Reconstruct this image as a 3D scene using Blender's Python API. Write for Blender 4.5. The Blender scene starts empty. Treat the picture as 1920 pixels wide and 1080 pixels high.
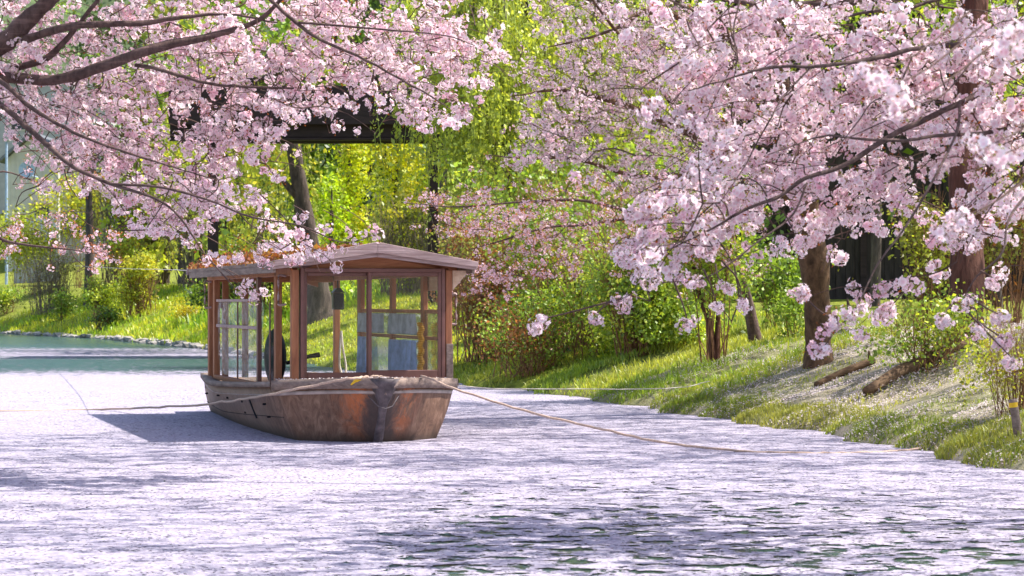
import bpy, bmesh, math, random
import numpy as np
from mathutils import Vector, Matrix, Euler
random.seed(7); RNG = np.random.default_rng(11)
SC = bpy.context.scene; COL = SC.collection

# ------------------------------------------------------------------ camera, sky, sun, exposure
F = 4533.0; HOR = 565.0; EYE = 1.35
cam = bpy.data.cameras.new('camera'); camo = bpy.data.objects.new('camera', cam); COL.objects.link(camo)
cam.lens = 85.0; cam.sensor_width = 36.0; cam.clip_start = 0.5; cam.clip_end = 2000
camo.location = (0, 0, EYE); camo.rotation_euler = (math.radians(90.316), 0, 0)
cam.dof.use_dof = True; cam.dof.focus_distance = 22.5; cam.dof.aperture_fstop = 7.0
SC.camera = camo
EL = math.radians(56); AZ = math.atan2(0.99, 0.12)        # azimuth clockwise from +Y
world = bpy.data.worlds.new('World'); SC.world = world; world.use_nodes = True
wn = world.node_tree.nodes; wl = world.node_tree.links
sky = wn.new('ShaderNodeTexSky'); sky.sky_type = 'NISHITA'; sky.sun_disc = False
sky.sun_elevation = EL; sky.sun_rotation = AZ; sky.air_density = 1.0; sky.dust_density = 1.6; sky.ozone_density = 1.2
bg = wn['Background']; bg.inputs['Strength'].default_value = 0.145
wl.new(sky.outputs[0], bg.inputs[0])
sl = bpy.data.lights.new('sun', 'SUN'); sl.energy = 4.6; sl.angle = math.radians(0.55); sl.color = (1.0, 0.95, 0.86)
so = bpy.data.objects.new('sun', sl); COL.objects.link(so)
SUN = Vector((math.sin(AZ) * math.cos(EL), math.cos(AZ) * math.cos(EL), math.sin(EL)))
so.rotation_euler = SUN.to_track_quat('Z', 'Y').to_euler(); so.location = (10, 10, 30)
vs = SC.view_settings; vs.view_transform = 'Standard'; vs.look = 'None'; vs.gamma = 1.0; vs.use_curve_mapping = False; vs.exposure = 1.0
SC.cycles.max_bounces = 8; SC.cycles.transparent_max_bounces = 16; SC.cycles.caustics_reflective = False; SC.cycles.caustics_refractive = False

def P(px, py, d):                       # point seen at a photo pixel, d metres out
    return np.array(((px - 960) / F * d, d, EYE - (py - HOR) / F * d))

# ------------------------------------------------------------------ helpers
def tag(o, label=None, cat=None, group=None, kind=None):
    if label: o['label'] = label
    if cat: o['category'] = cat
    if group: o['group'] = group
    if kind: o['kind'] = kind
    return o

def empty(name, loc=(0, 0, 0), rz=0.0):
    o = bpy.data.objects.new(name, None); COL.objects.link(o); o.location = tuple(loc); o.rotation_euler = (0, 0, rz); o.empty_display_size = 0.2
    return o

def link(name, me, mat=None, parent=None, local=True):
    o = bpy.data.objects.new(name, me); COL.objects.link(o)
    if mat is not None and not len(me.materials): me.materials.append(mat)
    if parent is not None:
        o.parent = parent
        if not local: o.location = tuple(-np.array(parent.location))
    return o

def npmesh(name, V, faces, C=None, smooth=False):
    """V (n,3); faces: list of (m,k) int arrays; C (n,3) point colours"""
    V = np.asarray(V, np.float32); me = bpy.data.meshes.new(name)
    faces = [np.asarray(f, np.int32) for f in faces if len(f)]
    nl = sum(f.size for f in faces); npol = sum(len(f) for f in faces)
    me.vertices.add(len(V)); me.vertices.foreach_set('co', V.ravel())
    me.loops.add(nl); me.polygons.add(npol)
    li = np.concatenate([f.ravel() for f in faces]); tot = np.concatenate([np.full(len(f), f.shape[1], np.int32) for f in faces])
    st = np.concatenate(([0], np.cumsum(tot)[:-1])).astype(np.int32)
    me.loops.foreach_set('vertex_index', li); me.polygons.foreach_set('loop_start', st)
    try: me.polygons.foreach_set('loop_total', tot)
    except Exception: pass
    if smooth: me.polygons.foreach_set('use_smooth', np.ones(npol, bool))
    if C is not None:
        a = me.color_attributes.new('Col', 'FLOAT_COLOR', 'POINT')
        cc = np.ones((len(V), 4), np.float32); cc[:, :3] = C; a.data.foreach_set('color', cc.ravel())
    me.update(calc_edges=True)
    return me

class Tubes:
    def __init__(s): s.V = []; s.Q = []; s.n = 0
    def add(s, pts, rad, k=5):
        pts = np.asarray(pts, float); m = len(pts); rad = np.broadcast_to(np.asarray(rad, float), (m,))
        t = np.gradient(pts, axis=0); t /= np.linalg.norm(t, axis=1)[:, None] + 1e-9
        ref = np.array((0.0, 0, 1)) if abs(t[:, 2]).mean() < 0.9 else np.array((1.0, 0, 0))
        a = np.cross(t, ref); a /= np.linalg.norm(a, axis=1)[:, None] + 1e-9; b = np.cross(t, a)
        th = np.arange(k) * 2 * np.pi / k
        R = pts[:, None] + rad[:, None, None] * (np.cos(th)[None, :, None] * a[:, None] + np.sin(th)[None, :, None] * b[:, None])
        s.V.append(R.reshape(-1, 3)); i = np.arange(m - 1)[:, None] * k; j = np.arange(k)[None]; j2 = (j + 1) % k
        q = np.stack((i + j, i + j2, i + k + j2, i + k + j), -1).reshape(-1, 4) + s.n
        s.Q.append(q); s.n += m * k
    def mesh(s, name, smooth=True):
        return npmesh(name, np.concatenate(s.V), [np.concatenate(s.Q)], smooth=smooth)

def smoothline(pts, n=4):
    pts = np.asarray(pts, float)
    if len(pts) < 3: return np.array([pts[0] + (pts[-1] - pts[0]) * t for t in np.linspace(0, 1, n + 1)])
    ext = np.vstack((2 * pts[0] - pts[1], pts, 2 * pts[-1] - pts[-2])); out = []
    for i in range(1, len(ext) - 2):
        p0, p1, p2, p3 = ext[i - 1:i + 3]
        for t in np.arange(n) / n:
            out.append(0.5 * ((2 * p1) + (-p0 + p2) * t + (2 * p0 - 5 * p1 + 4 * p2 - p3) * t * t + (-p0 + 3 * p1 - 3 * p2 + p3) * t ** 3))
    out.append(pts[-1]); return np.array(out)

def tube_obj(name, pts, rad, mat, parent=None, k=8, n=4, wob=0.0, cap=False):
    p = smoothline(pts, n); r = np.interp(np.linspace(0, 1, len(p)), np.linspace(0, 1, len(np.atleast_1d(rad))), np.atleast_1d(rad))
    if wob:
        q_ = np.array(pts, float)
        q_[1:-1] += RNG.normal(0, wob * 1.5, (len(q_) - 2, 3)); p = smoothline(q_, n); p[1:-1] += RNG.normal(0, min(wob, float(np.mean(r))) * .12, (len(p) - 2, 3)); r = r * (1 + RNG.normal(0, 0.05, len(r)))
    if cap:
        p = np.vstack((p[0] + (p[0] - p[1]) * 1e-3, p, p[-1] + (p[-1] - p[-2]) * 1e-3)); r = np.concatenate(([r[0] * .02], r, [r[-1] * .02]))
    t = Tubes(); t.add(p, r, k)
    return link(name, t.mesh(name), mat, parent, local=False)

def box_bm(bm, lo, hi, bev=0.0):
    lo = Vector(lo); hi = Vector(hi); c = (lo + hi) / 2; s = hi - lo
    g = bmesh.ops.create_cube(bm, size=1.0, matrix=Matrix.Translation(c) @ Matrix.Diagonal((s.x, s.y, s.z, 1)))
    if bev:
        es = list({e for v in g['verts'] for e in v.link_edges})
        bmesh.ops.bevel(bm, geom=es, offset=bev, segments=1, affect='EDGES')

def box(name, lo, hi, mat, parent=None, bev=0.006):
    bm = bmesh.new(); box_bm(bm, lo, hi, bev); me = bpy.data.meshes.new(name); bm.to_mesh(me); bm.free()
    return link(name, me, mat, parent)

def boxes(name, lst, mat, parent=None, bev=0.004):
    bm = bmesh.new()
    for lo, hi in lst: box_bm(bm, lo, hi, bev)
    me = bpy.data.meshes.new(name); bm.to_mesh(me); bm.free()
    return link(name, me, mat, parent)

def prism(name, poly, axis, a0, a1, mat, parent=None, bev=0.0):
    """poly of 2-D points extruded along axis ('y': poly is (x,z); 'x': poly is (y,z); 'z': (x,y))"""
    bm = bmesh.new()
    def v(p, a): return {'y': (p[0], a, p[1]), 'x': (a, p[0], p[1]), 'z': (p[0], p[1], a)}[axis]
    A = [bm.verts.new(v(p, a0)) for p in poly]; B = [bm.verts.new(v(p, a1)) for p in poly]; n = len(poly)
    bm.faces.new(A); bm.faces.new(B[::-1])
    for i in range(n): bm.faces.new((A[i], B[i], B[(i + 1) % n], A[(i + 1) % n]))
    bmesh.ops.recalc_face_normals(bm, faces=bm.faces)
    if bev: bmesh.ops.bevel(bm, geom=list(bm.edges), offset=bev, segments=1, affect='EDGES')
    me = bpy.data.meshes.new(name); bm.to_mesh(me); bm.free()
    return link(name, me, mat, parent)

# ------------------------------------------------------------------ materials
def newmat(name):
    m = bpy.data.materials.new(name); m.use_nodes = True; nt = m.node_tree; return m, nt, nt.nodes['Principled BSDF']
def nd(nt, typ, **kw):
    n = nt.nodes.new(typ)
    for k, v in kw.items(): setattr(n, k, v)
    return n
def ramp(nt, src, stops):
    r = nd(nt, 'ShaderNodeValToRGB'); e = r.color_ramp.elements
    while len(e) < len(stops): e.new(0.5)
    for x, (p, c) in zip(e, stops):
        x.position = p; x.color = (c, c, c, 1) if isinstance(c, (int, float)) else (*c, 1)
    nt.links.new(src, r.inputs[0]); return r.outputs[0]
def noise(nt, vec, scale, detail=4, rough=0.55, dist=0.0):
    n = nd(nt, 'ShaderNodeTexNoise'); n.inputs['Scale'].default_value = scale; n.inputs['Detail'].default_value = detail
    n.inputs['Roughness'].default_value = rough; n.inputs['Distortion'].default_value = dist
    if vec is not None: nt.links.new(vec, n.inputs['Vector'])
    return n.outputs['Fac']
def coords(nt, scale=(1, 1, 1), out='Object'):
    tc = nd(nt, 'ShaderNodeTexCoord'); mp = nd(nt, 'ShaderNodeMapping'); mp.inputs['Scale'].default_value = scale
    nt.links.new(tc.outputs[out], mp.inputs['Vector']); return mp.outputs[0]
def mixc(nt, fac, a, b, mode='MIX'):
    m = nd(nt, 'ShaderNodeMix', data_type='RGBA', blend_type=mode)
    for s, v in ((0, fac), (6, a), (7, b)):
        if isinstance(v, (int, float)): m.inputs[s].default_value = v
        elif isinstance(v, tuple): m.inputs[s].default_value = (*v, 1)
        else: nt.links.new(v, m.inputs[s])
    return m.outputs[2]
def math_(nt, op, a, b=0.0, clamp=False):
    m = nd(nt, 'ShaderNodeMath', operation=op, use_clamp=clamp)
    for i, v in enumerate((a, b)):
        if isinstance(v, (int, float)): m.inputs[i].default_value = v
        else: nt.links.new(v, m.inputs[i])
    return m.outputs[0]
def bump(nt, h, bsdf, strength=0.4, dist=0.01):
    b = nd(nt, 'ShaderNodeBump'); b.inputs['Strength'].default_value = strength; b.inputs['Distance'].default_value = dist
    nt.links.new(h, b.inputs['Height']); nt.links.new(b.outputs[0], bsdf.inputs['Normal']); return b.outputs[0]

def wood(name, c1, c2, scale=(30, 3, 30), rough=0.7, spec=0.3, bmp=0.3):
    m, nt, b = newmat(name); v = coords(nt, scale)
    f = noise(nt, v, 1.0, 6, 0.65, 0.6); g = noise(nt, coords(nt, (1.7, 1.7, 1.7)), 1.0, 4)
    c = ramp(nt, f, [(0.3, c1), (0.7, c2)])
    c = mixc(nt, math_(nt, 'MULTIPLY', ramp(nt, g, [(0.45, 0.0), (0.75, 1.0)]), 0.35), c, tuple(x * 0.55 for x in c1))
    nt.links.new(c, b.inputs['Base Color']); b.inputs['Roughness'].default_value = rough; b.inputs['Specular IOR Level'].default_value = spec
    bump(nt, f, b, bmp, 0.004); return m

def plain(name, c, rough=0.5, metal=0.0, var=0.25, sc=8, spec=0.4):
    m, nt, b = newmat(name); f = noise(nt, coords(nt), sc, 4)
    nt.links.new(ramp(nt, f, [(0.3, tuple(x * (1 - var) for x in c)), (0.7, tuple(min(1, x * (1 + var)) for x in c))]), b.inputs['Base Color'])
    b.inputs['Roughness'].default_value = rough; b.inputs['Metallic'].default_value = metal; b.inputs['Specular IOR Level'].default_value = spec
    bump(nt, f, b, 0.12, 0.003); return m

def leafmat(name, trans=0.45, gloss=0.06, rough=0.45, tint=(1.2, 1.1, 0.75)):
    m = bpy.data.materials.new(name); m.use_nodes = True; nt = m.node_tree; nt.nodes.clear()
    out = nd(nt, 'ShaderNodeOutputMaterial'); at = nd(nt, 'ShaderNodeAttribute', attribute_name='Col')
    d = nd(nt, 'ShaderNodeBsdfDiffuse'); t = nd(nt, 'ShaderNodeBsdfTranslucent'); g = nd(nt, 'ShaderNodeBsdfGlossy'); g.inputs['Roughness'].default_value = rough
    nt.links.new(at.outputs['Color'], d.inputs[0]); tc = mixc(nt, 1.0, at.outputs['Color'], tint, 'MULTIPLY'); nt.links.new(tc, t.inputs[0])
    m1 = nd(nt, 'ShaderNodeMixShader'); m1.inputs[0].default_value = trans; nt.links.new(d.outputs[0], m1.inputs[1]); nt.links.new(t.outputs[0], m1.inputs[2])
    m2 = nd(nt, 'ShaderNodeMixShader'); m2.inputs[0].default_value = gloss; nt.links.new(m1.outputs[0], m2.inputs[1]); nt.links.new(g.outputs[0], m2.inputs[2])
    nt.links.new(m2.outputs[0], out.inputs[0]); return m
M_PETAL = leafmat('petal', 0.40, 0.0, 0.6, (1.0, 0.96, 1.0)); M_LEAF = leafmat('leaf', 0.5, 0.05)
M_NEEDLE = leafmat('dark_leaf', 0.25, 0.06)

def barkmat(name, c1, c2, sc=(14, 14, 4), ring=0.0):
    m, nt, b = newmat(name); f = noise(nt, coords(nt, sc), 1.0, 6, 0.65, 0.4)
    c = ramp(nt, f, [(0.28, c1), (0.72, c2)])
    h = noise(nt, coords(nt, (3, 3, 38)), 1.0, 3)
    c = mixc(nt, math_(nt, 'MULTIPLY', ramp(nt, h, [(0.55, 0.0), (0.7, 1.0)]), ring), c, tuple(min(1, x * 1.9) for x in c2))
    nt.links.new(c, b.inputs['Base Color']); b.inputs['Roughness'].default_value = 0.85; b.inputs['Specular IOR Level'].default_value = 0.2
    bump(nt, f, b, 0.9, 0.03); return m
M_BARK = barkmat('cherry_bark', (0.045, 0.028, 0.026), (0.16, 0.105, 0.095), (18, 18, 6), 0.35)
M_BARK_RED = barkmat('red_bark', (0.04, 0.017, 0.013), (0.17, 0.078, 0.056), (16, 16, 2.2))
M_BARK_TAN = barkmat('tan_bark', (0.04, 0.024, 0.014), (0.21, 0.125, 0.07), (12, 12, 7))
M_BARK_GREY = barkmat('grey_bark', (0.035, 0.026, 0.024), (0.16, 0.12, 0.105), (12, 12, 2.5))
M_TWIG = barkmat('twig_bark', (0.06, 0.035, 0.03), (0.14, 0.085, 0.07), (9, 9, 9))
M_STEM = barkmat('shrub_stem', (0.14, 0.065, 0.032), (0.40, 0.22, 0.12), (6, 6, 6))
M_STEM_PALE = barkmat('pale_stem', (0.14, 0.10, 0.07), (0.36, 0.28, 0.2), (5, 5, 5))
M_STRAND = plain('willow_shoot', (0.30, 0.36, 0.05), 0.7); M_LOG = barkmat('log_bark', (0.06, 0.035, 0.02), (0.22, 0.14, 0.08), (5, 5, 14))

M_CABIN = wood('cabin_wood', (0.25, 0.095, 0.048), (0.46, 0.20, 0.10), (22, 22, 3))
M_CABIN_H = wood('cabin_wood_h', (0.30, 0.115, 0.055), (0.50, 0.22, 0.11), (3, 22, 22))
M_SASH = wood('sash_paint', (0.15, 0.068, 0.056), (0.21, 0.098, 0.08), (8, 8, 8), 0.5, 0.4, 0.08)
M_FASCIA = wood('weathered_fascia', (0.25, 0.165, 0.155), (0.60, 0.45, 0.43), (2.5, 20, 45), 0.8, 0.2, 0.5)
M_GREYW = wood('grey_wood', (0.14, 0.10, 0.085), (0.34, 0.26, 0.22), (18, 3, 30), 0.85, 0.2, 0.5)
M_PEACH = wood('peach_board', (0.62, 0.42, 0.28), (0.78, 0.60, 0.45), (30, 3, 30), 0.7, 0.2, 0.15)  # pale peach, lighter than the other cabin wood
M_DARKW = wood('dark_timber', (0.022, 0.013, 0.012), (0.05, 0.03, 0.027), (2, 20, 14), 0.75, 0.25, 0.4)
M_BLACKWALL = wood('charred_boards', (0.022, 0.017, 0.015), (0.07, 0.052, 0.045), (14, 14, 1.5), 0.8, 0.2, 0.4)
M_ROPE = plain('rope_fibre', (0.50, 0.36, 0.28), 0.9, 0, 0.25, 60)
M_WIRE = plain('pale_line', (0.62, 0.55, 0.48), 0.7)
M_BLACK = plain('black_plastic', (0.014, 0.015, 0.02), 0.42, 0, 0.2, 5, 0.3)
M_BLUE = plain('blue_cloth', (0.36, 0.48, 0.76), 0.9, 0, 0.3, 9)
M_AMBER = plain('amber_beads', (0.75, 0.36, 0.02), 0.5)
M_YEL = plain('yellow_paint', (0.85, 0.50, 0.02), 0.6)
M_STEMIRON = plain('stem_plate', (0.10, 0.08, 0.085), 0.6, 0, 0.5, 14)
M_STONE = plain('edging_stone', (0.30, 0.27, 0.25), 0.9, 0, 0.35, 3)
M_SIDING = plain('cream_siding', (0.58, 0.54, 0.48), 0.8, 0, 0.1, 2)
M_GREYWALL = plain('grey_wall', (0.38, 0.37, 0.38), 0.8, 0, 0.12, 2)
M_BLUEPAINT = plain('pale_blue_paint', (0.34, 0.44, 0.60), 0.5)
M_DKBLUE = plain('dark_blue_sheet', (0.05, 0.07, 0.14), 0.7)
M_ROOFTILE = plain('grey_tile', (0.14, 0.15, 0.17), 0.6)
M_WINGLASS = plain('dark_window', (0.03, 0.035, 0.045), 0.08)

def glassmat(name, refl=0.1, tint=(0.95, 0.97, 0.97), rough=0.02, dirt=0.012, bumps=0.0):
    m = bpy.data.materials.new(name); m.use_nodes = True; nt = m.node_tree; nt.nodes.clear(); out = nd(nt, 'ShaderNodeOutputMaterial')
    tr = nd(nt, 'ShaderNodeBsdfTransparent'); tr.inputs[0].default_value = (*tint, 1)
    g = nd(nt, 'ShaderNodeBsdfGlossy'); g.inputs['Roughness'].default_value = rough; df = nd(nt, 'ShaderNodeBsdfDiffuse'); df.inputs[0].default_value = (0.75, 0.72, 0.68, 1)
    if bumps:
        b = nd(nt, 'ShaderNodeBump'); b.inputs['Strength'].default_value = 1.0; b.inputs['Distance'].default_value = bumps
        nt.links.new(noise(nt, coords(nt, (1, 2.5, 5.0)), 1.6, 2, 0.5, 1.2), b.inputs['Height']); nt.links.new(b.outputs[0], g.inputs['Normal'])
    m1 = nd(nt, 'ShaderNodeMixShader'); m1.inputs[0].default_value = refl; nt.links.new(tr.outputs[0], m1.inputs[1]); nt.links.new(g.outputs[0], m1.inputs[2])
    f = ramp(nt, noise(nt, coords(nt), 7, 5, 0.7), [(0.4, dirt * 0.3), (0.8, dirt * 2)])
    m2 = nd(nt, 'ShaderNodeMixShader'); nt.links.new(f, m2.inputs[0]); nt.links.new(m1.outputs[0], m2.inputs[1]); nt.links.new(df.outputs[0], m2.inputs[2])
    nt.links.new(m2.outputs[0], out.inputs[0]); return m
M_GLASS = glassmat('window_glass', 0.022, (0.98, 0.99, 0.99), 0.02, 0.004); M_SIDEG = glassmat('side_glass', 0.38, (0.8, 0.84, 0.9), 0.08, 0.03); M_VINYL = glassmat('clear_vinyl', 0.2, (0.92, 0.94, 0.92), 0.1, 0.22, 0.12)

def hullmat():
    m, nt, b = newmat('hull_planks'); tc = nd(nt, 'ShaderNodeTexCoord'); sp = nd(nt, 'ShaderNodeSeparateXYZ'); nt.links.new(tc.outputs['Object'], sp.inputs[0])
    f = noise(nt, coords(nt, (9, 9, 4)), 1.0, 8, 0.75, 1.6); g = noise(nt, coords(nt, (2.4, 2.4, 2.0)), 1.0, 5, 0.65)
    c = ramp(nt, f, [(0.28, (0.055, 0.033, 0.024)), (0.5, (0.18, 0.098, 0.064)), (0.72, (0.34, 0.215, 0.15))])
    ax = math_(nt, 'ABSOLUTE', sp.outputs['X']); tt = sp.outputs['Y']
    near = math_(nt, 'MULTIPLY', ramp(nt, ax, [(0.10, 0.0), (0.2, 1.0), (0.60, 0.85), (0.85, 0.0)]), ramp(nt, math_(nt, 'MULTIPLY_ADD', tt, 1.0), [(0.4, 1.0), (0.62, 0.0)]))
    rust = math_(nt, 'MULTIPLY', near, ramp(nt, noise(nt, coords(nt, (7, 7, 4)), 1.0, 8, 0.8, 1.2), [(0.43, 0.0), (0.54, 1.0)]))
    c = mixc(nt, math_(nt, 'MULTIPLY', rust, 0.85), c, (0.56, 0.15, 0.04))
    soot = math_(nt, 'MULTIPLY', ramp(nt, math_(nt, 'ADD', ax, math_(nt, 'MULTIPLY', math_(nt, 'SUBTRACT', noise(nt, coords(nt, (5, 5, 3.2)), 1.0, 6, 0.7, 0.5), 0.5), 0.6)), [(0.07, 1.0), (0.21, 0.0)]), ramp(nt, tt, [(0.35, 1.0), (0.55, 0.0)]))
    c = mixc(nt, math_(nt, 'MULTIPLY', soot, 0.85), c, (0.04, 0.034, 0.036))
    c = mixc(nt, math_(nt, 'MULTIPLY', math_(nt, 'MULTIPLY', ramp(nt, g, [(0.4, 0.35), (0.7, 1.0)]), ramp(nt, math_(nt, 'MULTIPLY', tt, 0.2), [(0.2, 0.1), (0.36, 0.75)])), 0.75), c, (0.36, 0.26, 0.21))
    wl_ = ramp(nt, sp.outputs['Z'], [(0.02, 1.0), (0.12, 0.0)])
    c = mixc(nt, math_(nt, 'MULTIPLY', wl_, 0.8), c, (0.05, 0.035, 0.025))
    nt.links.new(c, b.inputs['Base Color']); b.inputs['Roughness'].default_value = 0.62; b.inputs['Specular IOR Level'].default_value = 0.3
    bump(nt, f, b, 0.35, 0.006); return m
M_HULL = hullmat()

# ------------------------------------------------------------------ terrain: shoreline + bank sheet
SH = np.array([(7, -25), (6, -12), (5, 0), (4.4, 10), (4.01, 18.95), (3.62, 21.6), (3.48, 22.9), (3.0, 25.2), (2.27, 27.8), (1.52, 31.4), (.32, 36), (-.77, 39),
               (-3.3, 48), (-5.9, 58), (-8.5, 68), (-14.6, 87), (-21.6, 102), (-40, 132), (-75, 175), (-140, 230)], float)
NV = np.array((0.9, 0.436)); CR = SH[:, 0] * NV[1] - SH[:, 1] * NV[0]
def wigf(sy): return .13 * np.sin(sy * 2.1) + .08 * np.sin(sy * 5.3 + 1) + .05 * np.sin(sy * 11.7 + 2)
def shore_u(x, y):
    c = x * NV[1] - y * NV[0]; o = np.argsort(CR)
    sx = np.interp(c, CR[o], SH[o, 0]); sy = np.interp(c, CR[o], SH[o, 1])
    return (x - sx) * NV[0] + (y - sy) * NV[1] - wigf(sy), sy
def lump(x, y): return 0.045 * np.sin(1.3 * x + 0.7 * y) + 0.035 * np.sin(2.9 * y - 1.7 * x + 1) + 0.02 * np.sin(5.1 * x + 4.3 * y)
def bank_z(u, sy, x, y):
    top = np.interp(sy, (18, 33, 45, 70, 100, 140), (1.0, 0.92, 1.05, 1.5, 1.8, 2.2)); slope = np.interp(sy, (19, 33, 60, 90), (0.27, 0.26, 0.33, 0.33))
    r = top / slope; k = np.clip(u / r, 0, None)
    z = np.where(k < 1, top * (k * 1.12 - 0.12 * k ** 3), top + 0.012 * (u - r))
    edge = np.clip(u / 0.12, -1, 1); z = z + 0.05 * edge + lump(x, y) * np.clip(u, 0, 1) * 0.6
    z = np.where(u < 0, np.maximum(u * 2.5, -0.9), z)
    far = np.clip((y - 128) / 60, 0, None); z = z + np.where(u > 0, np.clip(far, 0, 1) ** 1.3 * 9 * np.clip((u - 12) / 20, 0, 1), 0)
    return z
def gz(x, y):
    u, sy = shore_u(np.asarray(x, float), np.asarray(y, float)); return bank_z(u, sy, x, y)
def ground(px, py, d0=16.0, d1=130.0):          # where the sight line meets the bank
    for d in np.arange(d0, d1, 0.1):
        p = P(px, py, d)
        u, _ = shore_u(p[0], p[1])
        if u > 0 and p[2] <= gz(p[0], p[1]): return np.array((p[0], p[1], float(gz(p[0], p[1]))))
    p = P(px, py, d1); return np.array((p[0], p[1], float(gz(p[0], p[1]))))
def at(px, d):
    x = (px - 960) / F * d; return np.array((x, d, float(gz(x, d))))

def groundmat():
    m, nt, b = newmat('bank_soil'); v = coords(nt); f = noise(nt, v, 3.2, 7, 0.7); g = noise(nt, v, 0.55, 4); h = noise(nt, v, 38, 4, 0.7)
    c = ramp(nt, f, [(0.3, (0.09, 0.075, 0.03)), (0.5, (0.20, 0.23, 0.035)), (0.75, (0.33, 0.37, 0.05))])
    sp = nd(nt, 'ShaderNodeSeparateXYZ'); nt.links.new(v, sp.inputs[0])
    near = ramp(nt, math_(nt, 'DIVIDE', sp.outputs['Y'], 100.0), [(0.31, 1.0), (0.36, 0.0)])
    pet = math_(nt, 'MULTIPLY', near, ramp(nt, math_(nt, 'ADD', math_(nt, 'MULTIPLY', h, 0.6), math_(nt, 'MULTIPLY', f, 0.5)), [(0.43, 0.0), (0.56, 1.0)]))
    pet = math_(nt, 'MULTIPLY', pet, ramp(nt, g, [(0.3, 0.3), (0.55, 1.0)]))
    c = mixc(nt, math_(nt, 'MULTIPLY', pet, 0.7), c, (0.47, 0.385, 0.365))
    nt.links.new(c, b.inputs['Base Color']); b.inputs['Roughness'].default_value = 0.95; b.inputs['Specular IOR Level'].default_value = 0.1
    bump(nt, math_(nt, 'ADD', h, f), b, 0.8, 0.05); return m
M_GROUND = groundmat()
ss = [SH[0] + (SH[1] - SH[0]) * 0]
dense = []
for a, b_ in zip(SH[:-1], SH[1:]):
    k = max(1, int(np.linalg.norm(b_ - a) / np.interp(a[1], (0, 15, 45, 100), (3, 0.35, 0.7, 2.5))))
    dense += [a + (b_ - a) * t for t in np.arange(k) / k]
dense.append(SH[-1]); dense = np.array(dense)
us = np.concatenate(([-2.0, -0.6, -0.12, 0, 0.04, 0.08, 0.12], np.arange(0.3, 7, 0.25), np.arange(7, 20, 1.0), np.arange(20, 60, 4.0), np.arange(60, 700, 40.0)))
G = dense[:, None] + (us[None, :] + wigf(dense[:, 1])[:, None])[..., None] * NV
X = G[..., 0]; Y = G[..., 1]
Z = bank_z(np.broadcast_to(us[None], X.shape), np.broadcast_to(dense[:, 1][:, None], X.shape), X, Y)
n0, n1 = X.shape; idx = np.arange(n0 * n1).reshape(n0, n1)
q = np.stack((idx[:-1, :-1], idx[:-1, 1:], idx[1:, 1:], idx[1:, :-1]), -1).reshape(-1, 4)
link_g = link('canal_bank', npmesh('canal_bank', np.stack((X, Y, Z), -1).reshape(-1, 3), [q], smooth=True), M_GROUND); tag(link_g, 'grassy canal bank strewn with fallen cherry petals', None, None, 'structure')
# opposite bank (outside the frame on the left) and the canal bed that reaches the horizon
ob = np.array([(-7.6, -25), (-7.4, 0), (-7.2, 14), (-8.5, 24), (-13, 40), (-24, 70), (-44, 105), (-90, 160), (-200, 230)], float)
V = []
for x, y in ob:
    for dx, z in ((0.6, -0.8), (0, 0.05), (-1.6, 0.5), (-4, 0.9), (-15, 1.1), (-400, 1.5)): V.append((x + dx, y, z))
ii = np.arange(len(V)).reshape(-1, 6)
q = np.stack((ii[:-1, :-1], ii[1:, :-1], ii[1:, 1:], ii[:-1, 1:]), -1).reshape(-1, 4)
tag(link('opposite_bank', npmesh('opposite_bank', V, [q], smooth=True), M_GROUND), 'low opposite canal bank', None, None, 'structure')
bed = link('canal_bed', npmesh('canal_bed', [(-900, -300, -0.95), (900, -300, -0.95), (900, 1500, -0.95), (-900, 1500, -0.95)], [[(0, 1, 2, 3)]]), plain('bed_mud', (0.05, 0.05, 0.03), 0.9)); tag(bed, 'muddy canal bed', None, None, 'structure')
# hillside behind everything
hx = np.linspace(-260, 260, 60); hy = np.linspace(185, 420, 24); HX, HY = np.meshgrid(hx, hy)
HZ = 2 + (np.clip((HY - 185) / 120, 0, 1) ** 0.7) * (46 + 6 * np.sin(HX / 21) + 4 * np.sin(HX / 9 + HY / 17)); HZ[0] = -1
ii = np.arange(HX.size).reshape(HX.shape); q = np.stack((ii[:-1, :-1], ii[:-1, 1:], ii[1:, 1:], ii[1:, :-1]), -1).reshape(-1, 4)
tag(link('hills', npmesh('hills', np.stack((HX, HY, HZ), -1).reshape(-1, 3), [q], smooth=True), plain('hill_woods', (0.05, 0.075, 0.02), 0.95, 0, 0.6, 0.3)), 'wooded hillside behind the trees', None, None, 'structure')

# ------------------------------------------------------------------ water + floating petals
def watermat():
    m, nt, b = newmat('canal_water'); b.inputs['Base Color'].default_value = (0.03, 0.075, 0.06, 1); b.inputs['Roughness'].default_value = 0.1; b.inputs['IOR'].default_value = 1.33
    v = coords(nt); sp = nd(nt, 'ShaderNodeSeparateXYZ'); nt.links.new(v, sp.inputs[0])
    f = noise(nt, coords(nt, (3.0, 6.0, 1)), 1.0, 4, 0.6); g = ramp(nt, math_(nt, 'DIVIDE', sp.outputs['Y'], 100.0), [(0.3, 0.12), (0.42, 1.0), (0.6, 1.0), (0.75, 0.25)])
    nt.links.new(ramp(nt, math_(nt, 'DIVIDE', sp.outputs['Y'], 100.0), [(0.3, 0.08), (0.42, 0.42), (0.6, 0.40), (0.78, 0.12)]), b.inputs['Roughness']); bump(nt, math_(nt, 'MULTIPLY', f, g), b, 1.0, 0.2); return m
wv = [(-900, -60, 0), (300, -60, 0), (300, 1500, 0), (-900, 1500, 0)]
tag(link('water', npmesh('water', wv, [[(0, 1, 2, 3)]]), watermat()), 'still dark canal water', None, None, 'structure')
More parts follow.
